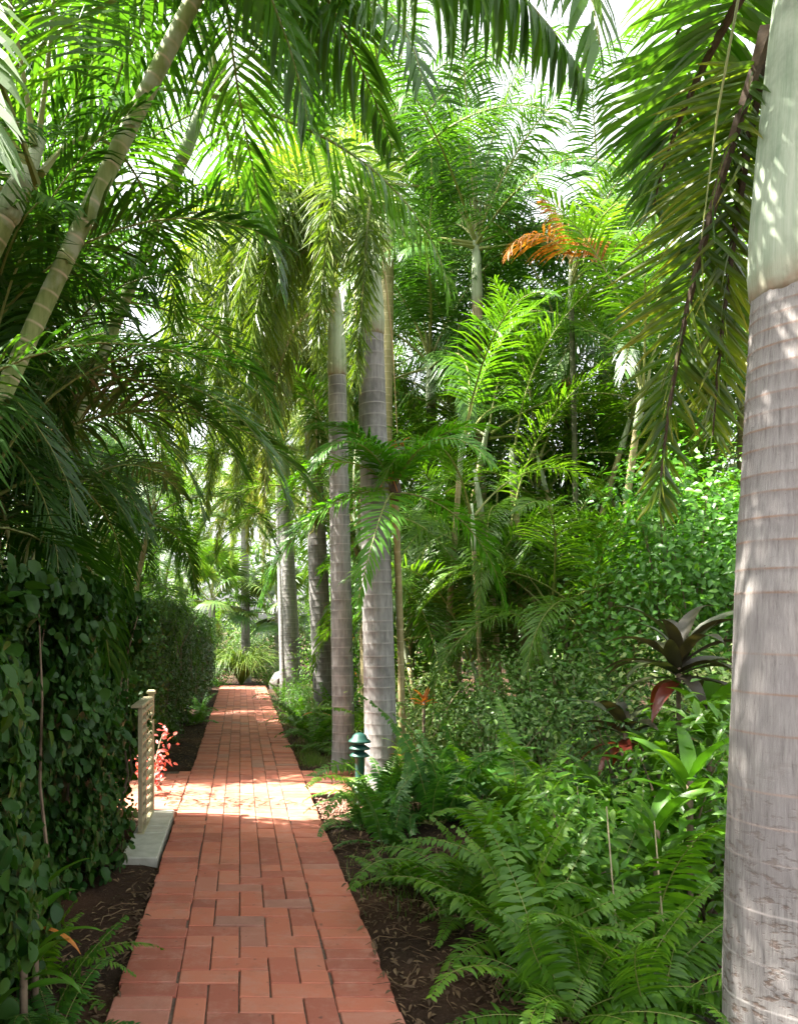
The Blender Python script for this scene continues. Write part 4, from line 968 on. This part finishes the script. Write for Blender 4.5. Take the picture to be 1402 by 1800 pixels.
# ------------------------------------------------------------------ bright young palm in front of the main trunk
def young_palm():
    r = random.Random(12); b0 = Vector((1.47, 7.25, 0)); hd = Vector((1.29, 6.68, 2.58)) - b0
    t = thing('young_palm', 'young palm with vivid green fronds in front of the main grey trunk', 'palm tree', b0)
    ob('stem', trunk_mesh(bez((0, 0, 0), (-.02, -.1, 1.3), hd, 10), [.03] * 11, 'canetan', .11, 9, name='stem', seed=2, stepz=.12), t)
    b = MB(); b.tube([hd - UP * .08, hd, hd + UP * .07, hd + UP * .13], [.035, .055, .05, .015], 9); ob('bud', b.mesh('bud', ['rachis_dark'], True), t)
    kw = dict(n=46, ll=.33, lw=.023, vee=14, veej=6, sag=.5, mats=('bright', 'rachis'), rr=.009, pet=.06)
    ms = [make_frond(L=1.6, elev=4, droop=84, seed=1, dexp=.9, **kw), make_frond(L=1.0, elev=62, droop=85, seed=2, **kw), make_frond(L=1.25, elev=48, droop=110, seed=3, **kw)]
    for q, az, dz in ((0, 200, .0), (0, 188, .03), (1, 205, .05), (2, 224, .02), (2, 150, .02), (0, 20, 0), (1, 60, .04), (2, 300, .02), (1, 330, .05), (0, 255, -.03), (1, 200, .08)):
        ob('frond', ms[q], t, hd + UP * dz, Euler((r.gauss(0, .15), 0, R(az))))
    for k in range(3):
        b = MB(); c0 = hd + Vector((-.05 + .04 * k, -.05, .1 + .12 * k))
        for i in range(11):
            a = r.uniform(0, 6.28); e = c0 + Vector((.09 * math.cos(a), .09 * math.sin(a), r.uniform(-.12, .16))); p0 = c0
            b.tube([p0, p0.lerp(e, .5) + UP * .04, e], [.004, .004, .003], 4)
        ob('fruit_spray', b.mesh('fruit_spray', ['orange']), t)
young_palm()

# ------------------------------------------------------------------ dead orange frond on the king palm
def dead_fronds():
    t = lean_palm('slender palm carrying a dead orange frond, high right of centre', (3.55, 8.4), (3.55, 8.4, 2.4), (3.42, 8.25, 4.75), .030, .026, 'areca', 10, 27, shaft=.4, mat='canedark', az0=.4, skip=lambda a, c: R(120) < a < R(250))
    t['group'] = 'areca palms in the right garden'
    kw = dict(n=34, ll=.42, lw=.026, mats=('dead', 'rachis_tan'), rr=.014, vee=-5, veej=12, sag=.6, pet=.1, split=True)
    hd = Vector((3.42, 8.25, 5.12)) - t.location
    for f, dz, rot in ((make_frond(L=.85, elev=50, droop=120, seed=201, **kw), .1, (0, 0, R(190))), (make_frond(L=.7, elev=85, droop=40, seed=202, **kw), .1, (0, 0, R(160))),
                       (make_frond(L=.6, elev=50, droop=150, seed=203, **kw), .05, (0, 0, R(285)))):
        o = ob('frond', f, t, hd + Vector((-.05, -.1, dz)), Euler(rot)); o['label'] = 'dead orange frond'
    k = next(o for o in bpy.data.objects if o.get('label', '').startswith('mid height king palm below')); kw['split'] = False
    o = ob('frond', make_frond(L=1.0, elev=-18, droop=62, seed=204, **kw), k, (-.06, -.06, 4.5), Euler((0, 0, R(222)))); o['label'] = 'withered orange frond'
dead_fronds()

# ------------------------------------------------------------------ gate, slabs, bollard
def gate():
    x = -.70; t = thing('timber_gate', 'low cream slatted timber gate edge on at the left of the path', 'gate', (x, 5.75, 0))
    def part(name, lo, hi, bev=.006, up=None): b = MB(); b.box(lo, hi, 0, bev); return ob(name, b.mesh(name, ['timber']), up or t)
    po = part('post', (-.022, .47, -.06), (.022, .515, .93)); part('post_cap', (-.032, .458, .931), (.034, .527, .958), .01, po)
    part('stile', (-.014, .04, .02), (.014, .075, .885)); part('stile', (-.014, -.20, .02), (.014, -.165, .885))
    part('top_rail', (-.06, -.22, .888), (.02, .456, .908)); part('bottom_rail', (-.025, -.22, -.03), (.028, .458, .018))
    b = MB(); b.box((-.012, 0, -.02), (.012, .38, .02), 0, .003); me = b.mesh('slat', ['timber'])
    b = MB(); b.box((-.012, 0, -.02), (.012, .20, .02), 0, .003); me2 = b.mesh('slat', ['timber'])
    for k in range(12):
        z = .075 + k * .069
        ob('slat', me, t, (0, .078, z), (0, R(32), 0)); ob('slat', me2, t, (0, -.162, z), (0, R(32), 0))
gate()
def slabs():
    for lb, ya, yb in (('pale concrete slab at the foot of the gate post', 5.78, 6.27), ('narrow concrete slab between the two larger slabs', 5.58, 5.77), ('long pale concrete slab nearest the camera beside the path', 4.98, 5.57)):
        b = MB(); b.box((-.115, -(yb - ya) / 2, -.06), (.115, (yb - ya) / 2, .012), 0, .007)
        o = ob('concrete_slab', b.mesh('concrete_slab', ['slab']), None, (-.635, (ya + yb) / 2, 0)); tag(o, lb, 'slab', 'concrete slabs by the gate')
slabs()
def bollard():
    t = thing('bollard_light', 'dark green tiered garden bollard light at the path corner', 'bollard', (.985, 6.6, -.02))
    ob('post', lathe([(0, .045), (.02, .045), (.021, .037), (.40, .037), (.405, .042), (.42, .042), (.425, .037), (.5, .037)], 20, ('bollard',), 'post'), t)
    for z, rr in ((.40, .082), (.46, .086)):
        ob('louvre', lathe([(z, rr), (z + .008, rr - .002), (z + .03, .055), (z + .04, .03)], 24, ('bollard',), 'louvre'), t)
    ob('cap', lathe([(.515, .090), (.523, .093), (.532, .086), (.548, .066), (.570, .056), (.588, .036), (.596, .005)], 24, ('bollard',), 'cap'), t)
    ob('lamp_core', lathe([(.44, .03), (.53, .03)], 12, ('slab',), 'lamp_core'), t)
bollard()
def boulder():
    b = MB(); r = random.Random(4); K = 10
    prof = [(.0, .30), (.12, .36), (.26, .33), (.38, .22), (.44, .05)]
    b.tube([(r.uniform(-.02, .02), 0, z) for z, _ in prof], [q for _, q in prof], 12)
    b.v = [(x * r.uniform(.9, 1.1), y * r.uniform(.9, 1.1), z * r.uniform(.93, 1.07)) for x, y, z in b.v]
    tag(ob('boulder', b.mesh('boulder', ['stone']), None, (1.02, 18.8, -.03)), 'grey boulder beside the thin far trunk', 'boulder')
boulder()

# ------------------------------------------------------------------ litter, gravel, grass
def litter():
    r = random.Random(77); vs0, fs0 = LANCE; b = MB(); tt = [0.0] * len(vs0)
    for i in range(7500):
        y = 1.8 + 16 * r.random() ** 1.8
        x = PR - .02 + abs(r.gauss(0, .55)) if r.random() < .72 else PL + .02 - abs(r.gauss(0, .22))
        if 6.1 < y < 8.2 and -1.4 < x < 1.3: continue
        if x < 0 and 4.9 < y < 6.4: continue
        m = np.array(Euler((r.gauss(0, .25), r.gauss(0, .2), r.uniform(0, 6.28))).to_matrix()) * r.uniform(.012, .06)
        b.add(vs0 @ m.T + np.array((x, y, max(gz(x, y), .004 if PL < x < PR else -1) + .012)), fs0, 0, tt)
    for i in range(600):                                # long dry leaflets and twigs
        y = 1.9 + 9 * r.random() ** 1.5; x = PR + .04 + abs(r.gauss(0, .5)) if r.random() < .8 else PL - .05 - abs(r.gauss(0, .18))
        if 6.1 < y < 8.2 and -1.4 < x < 1.3: continue
        if x < 0 and 4.9 < y < 6.4: continue
        a = r.uniform(0, 6.28); l = r.uniform(.05, .2); z = gz(x, y) + .014
        b.tube([(x, y, z), (x + l * .5 * math.cos(a), y + l * .5 * math.sin(a), z + r.uniform(.0, .02)), (x + l * math.cos(a + .2), y + l * math.sin(a + .2), z)], [.002, .0025, .001], 3)
    tag(stuff(ob('leaf_litter', b.mesh('leaf_litter', ['litter']))), 'dry brown leaf litter and twigs scattered over the soil beds', 'leaf litter')
    b = MB()                                            # debris on the sunny bricks
    for i in range(120):
        x = r.uniform(-.62, .2) if r.random() < .8 else r.uniform(-.4, .5); y = r.gauss(6.55, .13)
        a = r.gauss(0, .5); l = r.uniform(.02, .09)
        b.tube([(x, y, .006), (x + l * .5 * math.cos(a), y + l * .5 * math.sin(a), .010), (x + l * math.cos(a + .3), y + l * math.sin(a + .3), .006)], [.0015, .003, .001], 4)
    tag(stuff(ob('fallen_twigs', b.mesh('fallen_twigs', ['litter']))), 'fallen brown twigs on the sunlit strip of bricks', 'twigs')
    b = MB()
    for i in range(420):
        x = r.uniform(.64, 1.05); y = r.uniform(6.15, 6.9); s = r.uniform(.008, .018); z = gz(x, y) + .03
        c = [(x + r.gauss(0, .3) * s + s * q[0], y + s * q[1], z + s * q[2]) for q in ((1, 0, 0), (-1, 0, 0), (0, 1, 0), (0, -1, 0), (0, 0, .8), (0, 0, -.8))]
        b.add(c, [(0, 2, 4), (2, 1, 4), (1, 3, 4), (3, 0, 4), (2, 0, 5), (1, 2, 5), (3, 1, 5), (0, 3, 5)])
    tag(stuff(ob('gravel', b.mesh('gravel', ['chip']))), 'reddish gravel in the corner bed beside the cross path', 'gravel')
    b = MB()
    for i in range(2600):
        cx, cyy, sx, sy = r.choice([(.80, 8.9, .10, .3), (.84, 9.6, .10, .4), (.78, 8.6, .07, .15), (.82, 12.0, .12, .6), (1.0, 4.6, .25, .3)])
        x, y = r.gauss(cx, sx), r.gauss(cyy, sy)
        if x < PR + .02: continue
        h = r.uniform(.03, .09); a = r.uniform(0, 6.28); z = gz(x, y)
        if 6.1 < y < 8.2: continue
        b.add([(x - .003 * math.sin(a), y + .003 * math.cos(a), z), (x + .003 * math.sin(a), y - .003 * math.cos(a), z), (x + h * .5 * math.cos(a), y + h * .5 * math.sin(a), z + h)], [(0, 1, 2)], 0, [0, 0, 1])
    tag(stuff(ob('grass', b.mesh('grass', ['grass']))), 'short green weeds and grass along the path edge', 'grass')
litter()
def dry_stems():
    r = random.Random(9)
    for lb, x, y, h in (('thin pale dry stem rising among the lower right ferns', 1.55, 3.25, .72), ('second thin dry stem nearer the big trunk', 1.72, 3.2, .70), ('thin dry stem leaning by the strap leaved plant', 1.62, 3.7, .75)):
        b = MB(); b.tube(bez((0, 0, -.02), (-.03, 0, h * .5), (-.05, .02, h), 6), [.004, .004, .004, .003, .003, .003, .002], 5)
        tag(ob('dry_stem', b.mesh('dry_stem', ['twigpale']), None, (x, y, gz(x, y))), lb, 'stem', 'dry stems among the ferns')
dry_stems()

# ------------------------------------------------------------------ far woodland beyond the garden
def woodland():
    r = random.Random(55); b = MB()
    fr = [make_frond(L=2.6, elev=e, droop=d, n=22, ll=.7, lw=.06, seed=300 + i, vee=20, sag=.6, seg=2, rr=.02, raw=True) for i, (e, d) in enumerate(((75, 70), (50, 100), (25, 95)))]
    for i in range(420):
        side = r.random()
        if side < .55: x, y = r.uniform(-12, 16), r.uniform(25, 31)
        elif side < .8: x, y = r.uniform(6.8, 12), r.uniform(7, 25)
        else: x, y = r.uniform(-10, -5.2), r.uniform(9.6, 25)
        zmax = 6.3 if y > 20 else 5.2
        m = Matrix.Translation((x, y, r.uniform(.2, zmax))) @ Matrix.Rotation(r.uniform(0, 6.28), 4, 'Z') @ Matrix.Scale(r.uniform(.8, 1.3), 4)
        b.merge(r.choice(fr), m)
    o = stuff(ob('far_woodland', b.mesh('far_woodland', ['areca', 'rachis']))); tag(o, 'mass of distant palm fronds closing the view behind the garden', 'woodland')
    vs0, fs0 = OVAL; b = MB(); tt = [0.0] * len(vs0)
    for i in range(15000):
        if r.random() < .5: x, y = r.uniform(-14, 18), r.uniform(26, 33)
        elif r.random() < .6: x, y = r.uniform(7.2, 11), r.uniform(6, 26)
        else: x, y = r.uniform(-10, -5.6), r.uniform(4, 26)
        z = 4.2 * r.random() ** 1.2
        m = np.array(leaf_frame((0, -1, .8), r)) * r.uniform(.14, .34)
        b.add(vs0 @ m.T + np.array((x, y, z)), fs0, 0, tt)
    o = stuff(ob('far_thicket', b.mesh('far_thicket', ['hedge2']))); tag(o, 'dense green thicket in the far background', 'woodland')
woodland()
